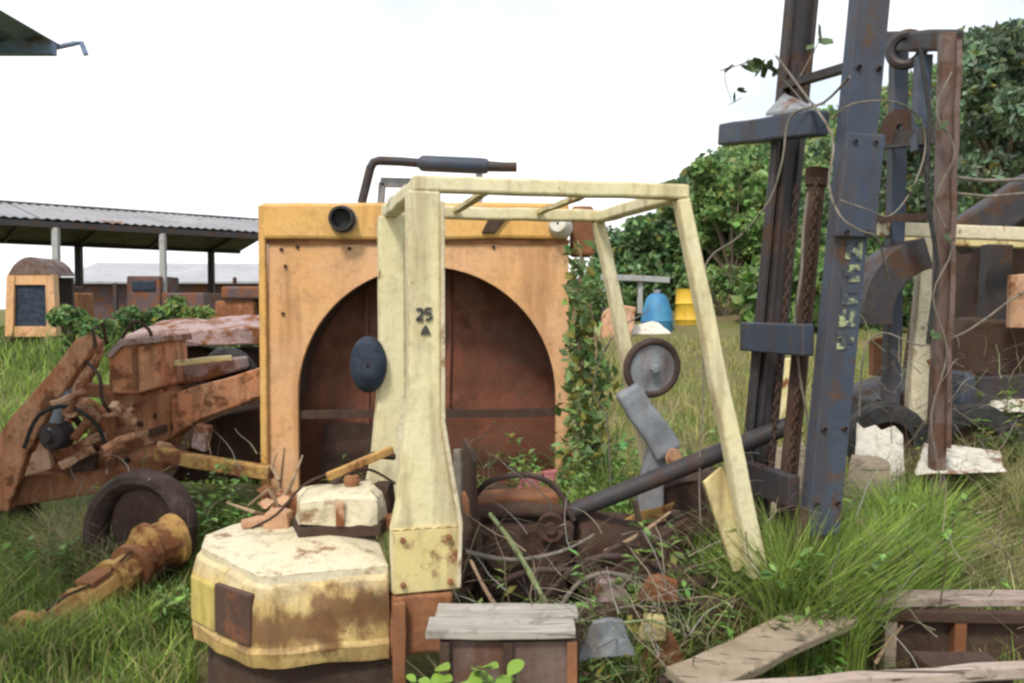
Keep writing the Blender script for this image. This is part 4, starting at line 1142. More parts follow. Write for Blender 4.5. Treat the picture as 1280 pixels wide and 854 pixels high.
    m = MB().prism(P([(142, 440), (206, 436), (330, 432), (336, 412), (200, 410), (160, 414)], 8.2), (0, 0.9, 0.1))
    r2 = single('lilac_hood', m, 'lilac_sheet', 'dented lilac grey engine hood lying behind the rusty frames', 'hood', sub=0.18, rough=0.05, rscale=3, bevel=0.02)
    m = MB().prism(P([(150, 600), (338, 600), (330, 436), (206, 436), (150, 460)], 8.5), (0, 0.5, 0))
    single('rusty_engine_bed', m, 'rust_dark', 'dark rusty machine bed carrying the lilac hood', 'machine part', bevel=0.03, sub=0.2, rough=0.05)
    a, b = MB(), MB()
    c = W(288, 470, 7.75)
    r = thing('old_tyre', 'black tyre wedged above the slanting push arm', 'tyre', (c.x, c.y, c.z - 0.26))
    part('casing', MB().torus(c, (0.25, 1, 0.25), 0.18, 0.085, 28, 10), 'rubber', r, True, smooth=True)
    part('hub', MB().lathe([(0.12, -0.03), (0.1, 0.0), (0.001, 0.02)], c, (0.25, 1, 0.25), 16), 'rubber', r, True)
    single('yellow_bar', MB().beam(W(196, 568, 6.6), W(340, 592, 6.3), 0.09, 0.10, seg=6, wob=0.008), 'rust_yellow', 'bent ochre bar lying below the push arm', 'bar', bevel=0.012)
    single('rust_bracket', MB().prism(P([(238, 560), (256, 566), (262, 534), (244, 530)], 6.7), (0, 0.1, 0)), 'lilac_sheet', 'small grey bracket hanging under the push arm', 'bracket', bevel=0.01)

    # axle with wheel in the grass
    r = thing('rusty_axle', 'ochre rusty axle with flanged end and buried wheel in the grass', 'axle', (W(130, 760, 4.7).x, 4.7, 0))
    A, B = W(48, 792, 4.25), W(190, 690, 5.0)
    pts = [A.lerp(B, t_) for t_ in (0, 0.1, 0.25, 0.5, 0.75, 0.85, 1.0)]
    part('axle_tube', MB().tube(pts, [0.085, 0.08, 0.08, 0.085, 0.09, 0.095, 0.10], 10), 'rust_yellow', r, True, smooth=20, rough=0.008)
    ax = (A - B).normalized()
    fl = part('end_flange', MB().lathe([(0.001, 0.1), (0.085, 0.1), (0.095, 0.08), (0.14, 0.07), (0.145, 0.02), (0.10, 0.0), (0.08, -0.1), (0.001, -0.1)], A, ax, 20), 'rust_yellow', r, True, smooth=False, bevel=0.006)
    for k in range(6):
        a_ = k * math.pi / 3
        s = ax.cross(Vector((0, 0, 1))).normalized(); u = s.cross(ax)
        part('bolt', MB().lathe([(0.016, 0), (0.016, 0.022), (0.001, 0.022)], A + ax * 0.07 + (s * math.cos(a_) + u * math.sin(a_)) * 0.118, ax, 6), 'rust_mid', fl, True)
    for f_, rr_ in ((0.3, 0.095), (0.62, 0.115), (0.80, 0.13)):
        cc_ = A.lerp(B, f_)
        part('collar', MB().lathe([(rr_ * 0.7, -0.022), (rr_, -0.022), (rr_, 0.022), (rr_ * 0.7, 0.022)], cc_, ax, 22), 'rust_yellow' if f_ < 0.7 else 'rust_mid', r, True, bevel=0.004)
    pad_ = A.lerp(B, 0.45)
    part('spring_pad', MB().beam(pad_ - ax * 0.07 + Vector((0, 0, 0.085)), pad_ + ax * 0.07 + Vector((0, 0, 0.085)), 0.12, 0.03), 'rust_mid', r, True, bevel=0.005)
    part('brake_line', MB().tube(smooth_path([A.lerp(B, f_) + Vector((0.02, -0.06, 0.085 + 0.02 * math.sin(9 * f_))) for f_ in (0.08, 0.25, 0.4, 0.55, 0.7, 0.85)]), 0.007, 6), 'rust_dark', r, True, smooth=True)
    hb = W(196, 682, 5.05)
    part('differential', MB().lathe([(0.001, -0.15), (0.09, -0.15), (0.10, -0.10), (0.145, -0.09), (0.15, -0.05), (0.125, -0.04), (0.13, 0.08), (0.155, 0.09), (0.155, 0.13), (0.09, 0.14), (0.001, 0.2)], hb, (0.55, 0.8, 0.1), 14), 'rust_yellow', r, True, smooth=25, rough=0.008, rscale=7)
    part('brake_drum', MB().lathe([(0.001, 0.1), (0.2, 0.1), (0.24, 0.06), (0.25, -0.08), (0.2, -0.1), (0.18, 0.0), (0.001, 0.0)], W(190, 652, 5.5), (-0.15, -1, 0.1), 24), 'rust_dark', r, True, smooth=True)
    part('wheel_rim', MB().torus(W(176, 662, 5.45), (-0.2, -1, 0.15), 0.31, 0.065, 36, 10, sq=1.6), 'rubber_brown', r, True, smooth=True)


build_left()

# ------------------------------------------------------------------ foreground crate, timbers and frames
def build_foreground():
    d = 2.95
    z = 0.60
    a = W(549, 791, d).x; b = W(726, 785, d).x
    r = thing('lidded_crate', 'rusty metal crate with weathered grey board lid in front of the forklift', 'crate', ((a + b) / 2, d + 0.1, 0), R(2))
    part('front_panel', MB().box(((a + b) / 2, d + 0.012, 0.29), (b - a - 0.03, 0.02, 0.55)), 'post_rust', r, True, sub=0.1, rough=0.012, rscale=6)
    part('back_panel', MB().box(((a + b) / 2, d + 0.205, 0.29), (b - a - 0.03, 0.02, 0.55)), 'rust_dark', r, True)
    for x in (a + 0.012, b - 0.012):
        part('side_panel', MB().box((x, d + 0.108, 0.29), (0.02, 0.17, 0.55)), 'rust_dark', r, True, sub=0.1, rough=0.006)
    for x in (a + 0.02, a + 0.235, b - 0.03):
        part('batten', MB().box((x, d - 0.012, 0.30), (0.035, 0.02, 0.54)), 'rust_dark' if x < b - 0.1 else 'rust_mid', r, True, bevel=0.004, rough=0.004)
    # lid of two boards
    for k, (y0, y1) in enumerate(((d - 0.03, d + 0.10), (d + 0.106, d + 0.235))):
        part('lid_board', MB().box(((a + b) / 2 - 0.03 + 0.02 * k, (y0 + y1) / 2, z + 0.003 * k), (b - a + 0.03, y1 - y0, 0.032)), 'wood_grey', r, True, bevel=0.005, sub=0.09, rough=0.006, rscale=6)

    # low rusty frame at the right with dark inside
    x0, x1 = W(1058, 780, 3.7).x, W(1330, 770, 3.7).x
    zt = W(1060, 770, 3.7).z
    r = thing('low_rusty_frame', 'low rusty box frame with pale top rail among the weeds', 'metal frame', ((x0 + x1) / 2, 3.85, 0))
    part('top_rail', MB().beam((W(1010, 748, 3.8).x, 3.78, zt + 0.045), (x1, 3.9, zt + 0.01), 0.13, 0.035, seg=6, wob=0.005), 'wood_pink', r, True, bevel=0.004)
    part('front_panel', MB().box(((x0 + x1) / 2 + 0.08, 3.80, zt - 0.17), (x1 - x0 - 0.16, 0.03, 0.28)), 'rust_dark', r, True, sub=0.12, rough=0.02)
    part('front_rail', MB().beam((x0, 3.76, zt - 0.01), (x1, 3.76, zt - 0.03), 0.05, 0.05), 'rust_dark', r, True, bevel=0.006)
    for x in (x0 + 0.02, x0 + 0.2, x0 + 0.5, x1 - 0.05):
        part('upright', MB().beam((x, 3.77, -0.05), (x + 0.01, 3.77, zt - 0.04), 0.05, 0.06, up=(0, 1, 0)), 'wood_tan' if x < x0 + 0.3 else 'rust_mid', r, True)
    part('end_panel', MB().box((x0 - 0.03, 3.9, zt - 0.25), (0.03, 0.24, 0.4)), 'rust_dark', r, True)

    single('leaning_timber', MB().beam(W(852, 858, 3.05), W(1052, 764, 3.6), 0.165, 0.045, up=(0, -0.35, 1), seg=8, wob=0.004), 'wood_tan', 'broad tan timber leaning up onto the low rusty frame', 'timber', bevel=0.008)
    single('front_timber', MB().beam(W(800, 872, 2.98), W(1320, 834, 3.2), 0.06, 0.05, seg=10, wob=0.004), 'wood_pink', 'long pinkish grey timber lying across the bottom right corner', 'timber', bevel=0.008)
    single('support_block', MB().box((W(1200, 845, 3.3).x, 3.3, 0.16), (0.3, 0.2, 0.40)), 'rust_dark', 'dark rusty block propping up the long front timber', 'block', bevel=0.01, sub=0.1, rough=0.01)
    single('support_block', MB().box((W(880, 865, 3.1).x, 3.12, 0.16), (0.3, 0.2, 0.36)), 'rust_dark', 'dark block under the foot of the leaning tan timber', 'block', bevel=0.01, sub=0.1, rough=0.01)
    single('dry_stalk', MB().tube([W(1094, 830, 3.55), W(1108, 806, 3.6), W(1128, 782, 3.6)], [0.008, 0.008, 0.006], 7), 'stick_dry', 'thin pale stalk leaning inside the low rusty frame', 'stalk')

    # debris in and before the forklift
    def stick(name, lab, cat, pts, r0, r1, mt):
        n = len(pts)
        q = smooth_path([W(*p) for p in pts]); n = len(q)
        single(name, MB().tube(q, [0.8 * (r0 + (r1 - r0) * k / (n - 1)) * random.uniform(0.85, 1.15) for k in range(n)], 7), mt, lab, cat, smooth=True)
    stick('green_stalk', 'pale green cane leaning in the middle of the wreck', 'stalk', [(682, 756, 3.45), (662, 716, 3.5), (638, 676, 3.55), (612, 642, 3.62)], 0.016, 0.012, 'stalk_green')
    stick('dry_stalk', 'dry cane leaning beside the forklift pillar foot', 'stalk', [(622, 762, 3.3), (604, 732, 3.32), (588, 700, 3.36)], 0.012, 0.008, 'stick_dry')
    stick('bent_branch', 'bent grey branch arching over the dark wreckage', 'branch', [(700, 760, 3.45), (722, 730, 3.5), (758, 716, 3.55), (800, 730, 3.55), (822, 762, 3.5)], 0.013, 0.009, 'vine_grey')
    stick('bent_branch', 'thin crooked branch lying right of the crate lid', 'branch', [(706, 772, 3.2), (760, 780, 3.25), (812, 776, 3.3), (850, 790, 3.3)], 0.010, 0.006, 'stalk_green')
    stick('bent_branch', 'short forked branch under the long pipe', 'branch', [(756, 690, 3.9), (800, 668, 3.9), (838, 640, 3.95)], 0.014, 0.008, 'stick_dry')
    stick('bent_branch', 'grey branch lying across the forklift chassis', 'branch', [(582, 690, 3.6), (640, 700, 3.62), (700, 690, 3.7), (744, 668, 3.72)], 0.013, 0.008, 'vine_grey')
    stick('thin_pipe', 'thin grey pipe standing just right of the cream pillar', 'pipe', [(572, 668, 4.35), (574, 620, 4.35), (572, 562, 4.35)], 0.03, 0.03, 'vine_grey')
    def plate(name, lab, cat, poly, d, mt, dep=(0, 0.05, 0), rough=0.02):
        single(name, MB().prism([W(x, y, d) for x, y in poly], dep), mt, lab, cat, bevel=0.006, sub=0.1, rough=rough, rscale=6)
    plate('rusty_plate', 'rusty folded plate under the middle of the long pipe', 'plate', [(640, 692), (752, 676), (790, 656), (742, 650), (690, 660)], 4.2, 'rust_dark', (0, 0.3, -0.03))
    plate('rusty_plate', 'ochre curled plate beneath the long pipe near the grass', 'plate', [(748, 668), (802, 640), (842, 628), (834, 650), (772, 676)], 4.2, 'rust_yellow', (0, 0.12, -0.04))
    plate('dark_block', 'dark greasy lump filling the forklift engine bay', 'machine part', [(688, 740), (850, 736), (870, 660), (780, 672), (700, 690)], 4.05, 'rust_dark', (0, 0.4, 0), 0.05)
    plate('dark_block', 'dark scrap lump beneath the front of the long pipe', 'machine part', [(812, 672), (900, 668), (900, 590), (850, 606), (812, 628)], 4.5, 'rust_dark', (0, 0.4, 0), 0.05)
    plate('pink_cloth', 'crumpled pink rag lying inside the shroud opening', 'rag', [(640, 636), (690, 630), (692, 590), (668, 592), (650, 604)], 5.9, 'pink_rag', (0, 0.12, 0), 0.06)
    plate('rubble_lump', 'brown rubble lump left of the pink rag', 'rubble', [(584, 668), (644, 668), (650, 622), (616, 612), (590, 632)], 5.6, 'rust_dark', (0, 0.3, 0), 0.08)
    plate('rusty_can', 'squashed yellowish can lying right of the crate', 'can', [(802, 800), (832, 802), (834, 778), (810, 776)], 3.35, 'cream_worn', (0, 0.08, 0), 0.015)
    plate('rusty_scrap', 'rusty brown scrap lying right of the branch arch', 'scrap', [(800, 748), (846, 754), (850, 726), (816, 728)], 3.5, 'rust_mid', (0, 0.08, 0), 0.03)
    plate('grey_scrap', 'crumpled grey blue sheet beside the crate corner', 'scrap', [(728, 822), (790, 820), (784, 776), (740, 782)], 3.2, 'steel_grey', (0, 0.05, 0), 0.04)
    plate('brown_scrap', 'brown scrap lump behind the leaning timber', 'scrap', [(806, 836), (858, 830), (846, 794), (812, 798)], 3.4, 'rust_mid', (0, 0.1, 0), 0.04)
    plate('grey_scrap', 'small violet grey casing under the branch arch', 'scrap', [(738, 762), (790, 762), (784, 734), (752, 730)], 3.6, 'lilac_sheet', (0, 0.15, 0), 0.03)
    plate('rusty_bracket', 'reddish bracket standing at the foot of the near mast channel', 'bracket', [(976, 650), (1000, 650), (998, 592), (980, 600)], 4.3, 'rust_mid', (0, 0.08, 0), 0.01)
    # dead shrub on the counterweight
    r = thing('dead_shrub', 'dead rust brown twigs standing up behind the counterweight top', 'shrub', W(350, 660, 3.85))
    for pts in ([(352, 664), (350, 610), (356, 560)], [(352, 640), (336, 612), (310, 632)], [(352, 630), (366, 600), (378, 570)], [(348, 640), (372, 616), (392, 612)], [(346, 648), (318, 640), (284, 628)], [(350, 600), (340, 584), (346, 566)], [(352, 650), (344, 660), (340, 668)]):
        part('twig', MB().tube([W(x, y, 3.85 + random.uniform(-0.08, 0.08)) for x, y in pts], [0.012, 0.009, 0.004], 6), 'stick_dry', r, True, rough=0.004)
    for k in range(10):
        x, y = random.uniform(325, 380), random.uniform(610, 650)
        c = W(x, y, 3.85 + random.uniform(-0.08, 0.06))
        s = 0.035
        part('dry_leaf', MB().prism([c + Vector((-s, 0, 0)), c + Vector((0, s * .3, s * .6)), c + Vector((s, 0, 0.01)), c + Vector((0, -s * .3, -s * .6))], (0, 0.003, 0.002)), 'rust_pale', r, True)


build_foreground()

# ------------------------------------------------------------------ foliage
def leaf_soup(pos, size, cols, up=0.4, aspect=1.7):
    """Folded leaves (two triangles) at pos; returns V, T, C."""
    n = len(pos)
    nrm = rng.normal(size=(n, 3)); nrm[:, 2] += up * 2; nrm /= np.linalg.norm(nrm, axis=1, keepdims=True)
    t_ = rng.normal(size=(n, 3)); t_ -= nrm * (t_ * nrm).sum(1, keepdims=True); t_ /= np.linalg.norm(t_, axis=1, keepdims=True)
    b = np.cross(nrm, t_)
    s = (size * rng.uniform(0.6, 1.35, n))[:, None]
    fold = nrm * s * 0.25
    V = np.stack([pos - t_ * s * aspect / 2, pos + b * s * 0.5 + fold, pos + t_ * s * aspect / 2, pos - b * s * 0.5 + fold], 1).reshape(-1, 3)
    i = np.arange(n)[:, None] * 4
    T = np.concatenate([i + np.array([0, 1, 2]), i + np.array([0, 2, 3])])
    C = np.repeat(cols, 4, 0)
    return V, T, C


def green_cols(n, base, var=0.25, yellow=0.1):
    c = np.array(base)[None, :] * rng.lognormal(0, var, (n, 1))
    c = c * (1 + rng.normal(0, 0.10, (n, 3)))
    ym = rng.random(n) < yellow
    c[ym] = np.array((0.26, 0.24, 0.06)) * rng.uniform(0.6, 1.2, (ym.sum(), 1))
    return np.clip(c, 0.005, 0.8)


def crown_points(blobs, n):
    out, idx = [], []
    w = np.array([b[1][0] * b[1][1] + b[1][2] * b[1][0] for b in blobs]); w = w / w.sum()
    for k, (c, r_) in enumerate(blobs):
        m = int(n * w[k])
        d = rng.normal(size=(m, 3)); d /= np.linalg.norm(d, axis=1, keepdims=True)
        rr = rng.uniform(0.45, 1.0, m) ** 0.5
        rr *= 1 + 0.22 * np.sin(d[:, 0] * 7 + k) * np.sin(d[:, 2] * 6 + k * 2)
        out.append(np.array(c)[None, :] + d * rr[:, None] * np.array(r_)[None, :]); idx.append(np.full(m, k))
    return np.concatenate(out), np.concatenate(idx)


def tree(name, label, base, height, width, nleaf, lsize, col, trunk_h=0.35, blobs_n=14, seed=1, group=None):
    rs = random.Random(seed)
    r = thing(name, label, 'tree', base, 0, group)
    tr = MB()
    th = height * trunk_h
    tr.tube([(0, 0, -0.4), (0.03 * height * 0.2, 0, th * 0.5), (0.02 * height, 0.02, th), (0, 0, height * 0.8)], [0.035 * height, 0.027 * height, 0.02 * height, 0.006 * height], 9)
    blobs = []
    for k in range(blobs_n):
        a = rs.uniform(0, 6.283); rad = width * 0.5 * math.sqrt(rs.random()) * 0.8
        zz = th + (height - th) * rs.uniform(0.12, 0.9)
        taper = 1.0 - 0.45 * abs((zz - th) / (height - th) - 0.4)
        c = (rad * math.cos(a) * taper, rad * math.sin(a) * taper, zz)
        s = width * rs.uniform(0.07, 0.22)
        blobs.append((c, (s, s, s * rs.uniform(0.6, 0.9))))
        tr.tube([(0.02 * height, 0, th * rs.uniform(0.7, 1.1)), (c[0] * 0.5, c[1] * 0.5, (th + c[2]) / 2 + 0.1), c], [0.012 * height, 0.007 * height, 0.003 * height], 6)
    part('trunk', tr, 'bark', r, smooth=True)
    pos, idx = crown_points(blobs, nleaf)
    cl = green_cols(len(pos), col, 0.22, 0.04) * np.array([rs.uniform(0.7, 1.3) for _ in blobs])[idx][:, None]
    V, T, C = leaf_soup(pos, lsize, cl, 0.12)
    np_object('crown', V, T, 'leaf', C, r)
    return r


def build_hill_wood():
    # dense far wood on the hill: reads as one mass
    pos_all, col_all = [], []
    n_b = 0
    for k in range(420):
        y = rng.uniform(38, 86)
        u = rng.uniform(0.10, 0.72)
        x = u * y
        zg = gz(x, y)
        s = rng.uniform(1.1, 2.3)
        n = int(330)
        d = rng.normal(size=(n, 3)); d /= np.linalg.norm(d, axis=1, keepdims=True)
        rr = rng.uniform(0.5, 1.0, n) ** 0.5
        p = np.array([x, y, zg + s * 0.7])[None, :] + d * rr[:, None] * np.array([s, s, s * 0.95])[None, :]
        base = np.array([(0.14, 0.235, 0.10), (0.18, 0.28, 0.10), (0.12, 0.195, 0.105), (0.21, 0.29, 0.11)][rng.integers(4)])
        pos_all.append(p); col_all.append(green_cols(n, base, 0.25, 0.03))
    for k in range(170):
        y = rng.uniform(35, 46); x = (rng.uniform(735, 1130) - 640) / FPX * y
        if x > 0.30 * y: y *= 0.8; x *= 0.8
        s = rng.uniform(0.8, 1.7); n = 300
        d = rng.normal(size=(n, 3)); d /= np.linalg.norm(d, axis=1, keepdims=True)
        p = np.array([x, y, gz(x, y) + s * 0.6])[None, :] + d * (rng.uniform(0.4, 1.0, n) ** 0.5)[:, None] * np.array([s, s, s * 0.9])[None, :]
        pos_all.append(p); col_all.append(green_cols(n, np.array([(0.12, 0.21, 0.07), (0.16, 0.25, 0.08), (0.10, 0.17, 0.07)][rng.integers(3)]), 0.25, 0.04))
    V, T, C = leaf_soup(np.concatenate(pos_all), 0.30, np.concatenate(col_all), 0.12)
    o = np_object('hillside_wood', V, T, 'leaf', C)
    o['kind'] = 'stuff'; tag(o, 'dense green wood covering the hillside at the right', 'wood')


build_hill_wood()


def place_tree(px, ytop, ybase, d, wpx, label, col, seed, n=6500, ls=0.17, tr=0.3):
    b = W(px, ybase, d); top = W(px, ytop, d)
    g = gz(b.x, d)
    tree('hill_tree', label, (b.x, d, g), top.z - g, wpx / FPX * d, n, ls, col, tr, 26, seed, None)


place_tree(1246, 30, 330, 26, 190, 'tallest dark tree on the hill at the top right corner', (0.17, 0.235, 0.15), 3, 6000, 0.17, 0.45)
place_tree(1140, 120, 330, 29, 150, 'tree standing on the hill behind the thin rusty mast', (0.17, 0.235, 0.15), 5, 4200, 0.17, 0.45)
place_tree(912, 186, 380, 34, 130, 'bright green tree left of the dark mast at the hill foot', (0.17, 0.27, 0.09), 8, 8000, 0.20, 0.15)
place_tree(800, 262, 370, 36, 120, 'round green tree seen through the forklift guard opening', (0.14, 0.235, 0.10), 9, 6000, 0.17, 0.12)
place_tree(860, 222, 370, 36, 90, 'green tree just right of the forklift guard front corner', (0.14, 0.23, 0.085), 12, 5000, 0.16, 0.15)


def bush(label, px, ytop, d, wpx, col, seed):
    rs = random.Random(seed)
    x = W(px, 400, d).x; g = gz(x, d); H = W(px, ytop, d).z - g; wd = wpx / FPX * d
    r = thing('scrub_bush', label, 'bush', (x, d, g))
    tr = MB(); blobs = []
    for k in range(11):
        c = (rs.uniform(-0.5, 0.5) * wd, rs.uniform(-0.35, 0.35) * wd, H * rs.uniform(0.25, 0.85))
        sz = rs.uniform(0.14, 0.28) * wd
        blobs.append((c, (sz, sz, min(sz * 0.8, H * 0.3))))
        tr.tube([(0, 0, -0.1), (c[0] * 0.5, c[1] * 0.5, c[2] * 0.6), c], [0.03, 0.02, 0.008], 6)
    part('stem', tr, 'bark', r, smooth=True)
    pos, idx = crown_points(blobs, 1500)
    cl = green_cols(len(pos), col, 0.28, 0.06) * np.array([rs.uniform(0.75, 1.3) for _ in blobs])[idx][:, None]
    V, T, C = leaf_soup(pos, 0.10, cl, 0.2)
    np_object('foliage', V, T, 'leaf', C, r)


bush('green bush just right of the orange framed cab', 108, 376, 19, 62, (0.12, 0.20, 0.07), 1)
bush('green bush left of the pale shed post', 168, 372, 21, 60, (0.10, 0.17, 0.06), 2)
bush('bright bush right of the pale shed post', 238, 366, 20, 58, (0.16, 0.24, 0.07), 3)
bush('low bush before the rusty dozer', 292, 396, 15, 60, (0.13, 0.20, 0.06), 4)
bush('bush left of the blue tank at the field edge', 762, 352, 31, 60, (0.14, 0.22, 0.08), 5)
bush('bush right of the yellow tank at the field edge', 905, 330, 31, 80, (0.15, 0.23, 0.08), 6)

# ------------------------------------------------------------------ grass
def blades(n, xy, h, w, cols, lean=0.35):
    a = rng.uniform(0, 2 * np.pi, n)
    side = np.stack([np.cos(a), np.sin(a), np.zeros(n)], 1)
    ld = rng.uniform(0, 2 * np.pi, n); la = rng.uniform(0.05, 1.0, n) * lean
    L = np.stack([np.cos(ld) * la, np.sin(ld) * la, np.ones(n)], 1)
    base = np.stack([xy[:, 0], xy[:, 1], ground(xy[:, 0], xy[:, 1]) - 0.02], 1)
    hh = h[:, None]; ww = w[:, None]
    mid = base + L * np.array([0.35, 0.35, 1.0]) * hh * 0.55
    tip = base + L * np.array([1.3, 1.3, 0.9]) * hh
    V = np.stack([base - side * ww / 2, base + side * ww / 2, mid - side * ww * 0.38, mid + side * ww * 0.38, tip], 1).reshape(-1, 3)
    i = np.arange(n)[:, None] * 5
    T = np.concatenate([i + np.array([0, 1, 3]), i + np.array([0, 3, 2]), i + np.array([2, 3, 4])])
    return V, T, np.repeat(cols, 5, 0)


def mixcol(n, pal, wts, var=0.2):
    k = rng.choice(len(pal), n, p=np.array(wts) / np.sum(wts))
    c = np.array(pal)[k] * rng.lognormal(0, var, (n, 1))
    return np.clip(c, 0.005, 0.8)


G_MID, G_BR, G_DRY, G_DK, G_OLIVE, G_STRAW = (0.17, 0.26, 0.055), (0.28, 0.40, 0.08), (0.38, 0.33, 0.15), (0.065, 0.12, 0.035), (0.25, 0.26, 0.11), (0.50, 0.44, 0.25)


def field(n, px0, px1, d0, d1, pal, wts, h0, h1, w, lean=0.4, power=1.0, keep=None):
    d = d0 + (d1 - d0) * rng.random(n) ** power
    u = (rng.uniform(px0, px1, n) - 640) / FPX
    xy = np.stack([u * d, d], 1)
    # clumping
    cl = np.sin(xy[:, 0] * 3.1 + np.sin(xy[:, 1] * 2.3) * 2) * np.sin(xy[:, 1] * 2.7 + np.sin(xy[:, 0] * 1.9) * 2)
    m = rng.random(n) < 0.62 + 0.38 * cl
    if keep is not None:
        m &= keep(xy)
    xy = xy[m]; n = len(xy)
    h = rng.uniform(h0, h1, n) * (0.8 + 0.35 * cl[m])
    return blades(n, xy, h, np.full(n, w) * rng.uniform(0.6, 1.3, n), mixcol(n, pal, wts), lean)


def join(parts):
    Vs, Ts, Cs, o = [], [], [], 0
    for V, T, C in parts:
        Vs.append(V); Ts.append(T + o); Cs.append(C); o += len(V)
    return np.concatenate(Vs), np.concatenate(Ts), np.concatenate(Cs)


def inside_fork(xy):
    c, s = math.cos(F_RZ), math.sin(F_RZ)
    x = xy[:, 0] - F_LOC[0]; y = xy[:, 1] - F_LOC[1]
    X = c * x + s * y; Y = -s * x + c * y
    return (X > -0.95) & (X < 1.45) & (Y > -0.35) & (Y < 1.1)


def build_grass():
    notfork = lambda xy: ~inside_fork(xy)
    P = []
    # left foreground
    P.append(field(26000, -60, 330, 3.6, 7.0, [G_MID, G_BR, G_DRY, G_DK, G_OLIVE], [4, 4, 2, 1.5, 2.5], 0.10, 0.34, 0.010, 0.7, 1.0, notfork))
    # left straw patches by the axle
    P.append(field(3500, 40, 150, 5.2, 6.6, [G_STRAW, G_DRY, G_OLIVE], [2, 2, 2], 0.15, 0.4, 0.010, 0.9, 1.0, notfork))
    # middle, behind the forklift
    P.append(field(15000, 330, 960, 4.6, 9.5, [G_MID, G_OLIVE, G_DRY, G_DK], [4, 2, 1.5, 2], 0.10, 0.36, 0.012, 0.7, 1.0, notfork))
    # weeds between the front leg and the near timber
    P.append(field(9000, 700, 1000, 3.5, 5.0, [G_MID, G_DK, G_OLIVE, G_BR], [4, 3, 2, 1.5], 0.20, 0.55, 0.012, 0.6, 1.0, notfork))
    # tall bright weeds at the mast foot
    P.append(field(11000, 985, 1175, 3.95, 5.2, [G_MID, G_BR, G_DK], [3, 6, 1], 0.35, 0.78, 0.013, 0.5))
    # pale olive grass right
    P.append(field(22000, 1100, 1330, 4.0, 7.5, [G_OLIVE, G_DRY, G_STRAW, G_MID], [4, 3, 1.2, 2], 0.2, 0.55, 0.010, 0.8))
    # right low front
    P.append(field(2600, 1080, 1330, 3.3, 4.1, [G_OLIVE, G_MID, G_DRY], [3, 3, 2], 0.12, 0.4, 0.009, 0.8))
    # field, yellow green, between the masts and the guard
    P.append(field(26000, 720, 1330, 8.0, 26, [G_OLIVE, G_DRY, (0.26, 0.25, 0.07), G_MID], [3, 3, 3, 1.2], 0.15, 0.40, 0.022, 0.7, 1.2))
    # left field
    P.append(field(30000, -60, 420, 8.5, 30, [G_MID, G_BR, G_OLIVE, G_DRY], [4, 3, 1.5, 1.0], 0.2, 0.6, 0.025, 0.7, 1.2))
    P.append(field(9000, -60, 420, 17, 25, [G_MID, G_BR, G_DK, G_OLIVE], [4, 2, 2, 1], 0.4, 1.0, 0.035, 0.5))
    P.append(field(2600, 705, 775, 4.9, 6.3, [G_MID, G_BR, G_OLIVE], [3, 4, 1.5], 0.45, 1.0, 0.012, 0.5))
    P.append(field(2600, 850, 940, 3.75, 4.3, [G_MID, G_BR, G_OLIVE], [3, 4, 1.5], 0.35, 0.75, 0.011, 0.5))
    P.append(field(4200, 965, 1085, 3.52, 4.0, [G_MID, G_BR, G_OLIVE], [3, 4, 1.5], 0.45, 0.9, 0.011, 0.45))
    P.append(field(1500, 640, 860, 3.35, 4.2, [G_MID, G_BR, G_OLIVE], [3, 4, 2], 0.4, 0.8, 0.010, 0.7))
    P.append(field(5000, -40, 240, 3.85, 4.5, [G_MID, G_BR, G_OLIVE, G_DRY], [3, 3, 2, 1], 0.2, 0.42, 0.010, 0.6))
    P.append(field(2500, 1130, 1290, 4.8, 5.3, [G_OLIVE, G_DRY, G_STRAW, G_MID], [3, 3, 2, 2], 0.2, 0.45, 0.010, 0.7))
    # inside the wreck: short dark litter
    P.append(field(7000, 560, 900, 3.3, 4.6, [G_DK, G_OLIVE, G_DRY, (0.12, 0.09, 0.06)], [2, 2, 2, 3], 0.15, 0.5, 0.009, 1.1))
    P.append(field(2600, 570, 960, 3.2, 3.6, [G_OLIVE, G_DRY, G_MID, G_STRAW], [3, 2, 2, 1], 0.3, 0.62, 0.008, 0.7))
    P.append(field(5000, 180, 560, 2.9, 3.6, [G_MID, G_DK, G_OLIVE, G_BR], [3, 3, 2, 1], 0.08, 0.28, 0.009, 0.8))
    V, T, C = join(P)
    # trampled strip where the timbers lie
    bx = V[:, 0].reshape(-1, 5)[:, 0]; by = V[:, 1].reshape(-1, 5)[:, 0]
    pxb = bx / by * FPX + 640
    flat = ((by < 3.5) & (pxb > 820)) | ((by < 3.72) & (pxb > 1090))
    V = V.reshape(-1, 5, 3); zb = V[:, :1, 2]
    V[:, :, 2] = np.where(flat[:, None], zb + (V[:, :, 2] - zb) * 0.45, V[:, :, 2]); V = V.reshape(-1, 3)
    o = np_object('grass', V, T, 'grass_blade', C)
    o['kind'] = 'stuff'; tag(o, 'rough green and dry grass growing all over the yard', 'grass')


build_grass()


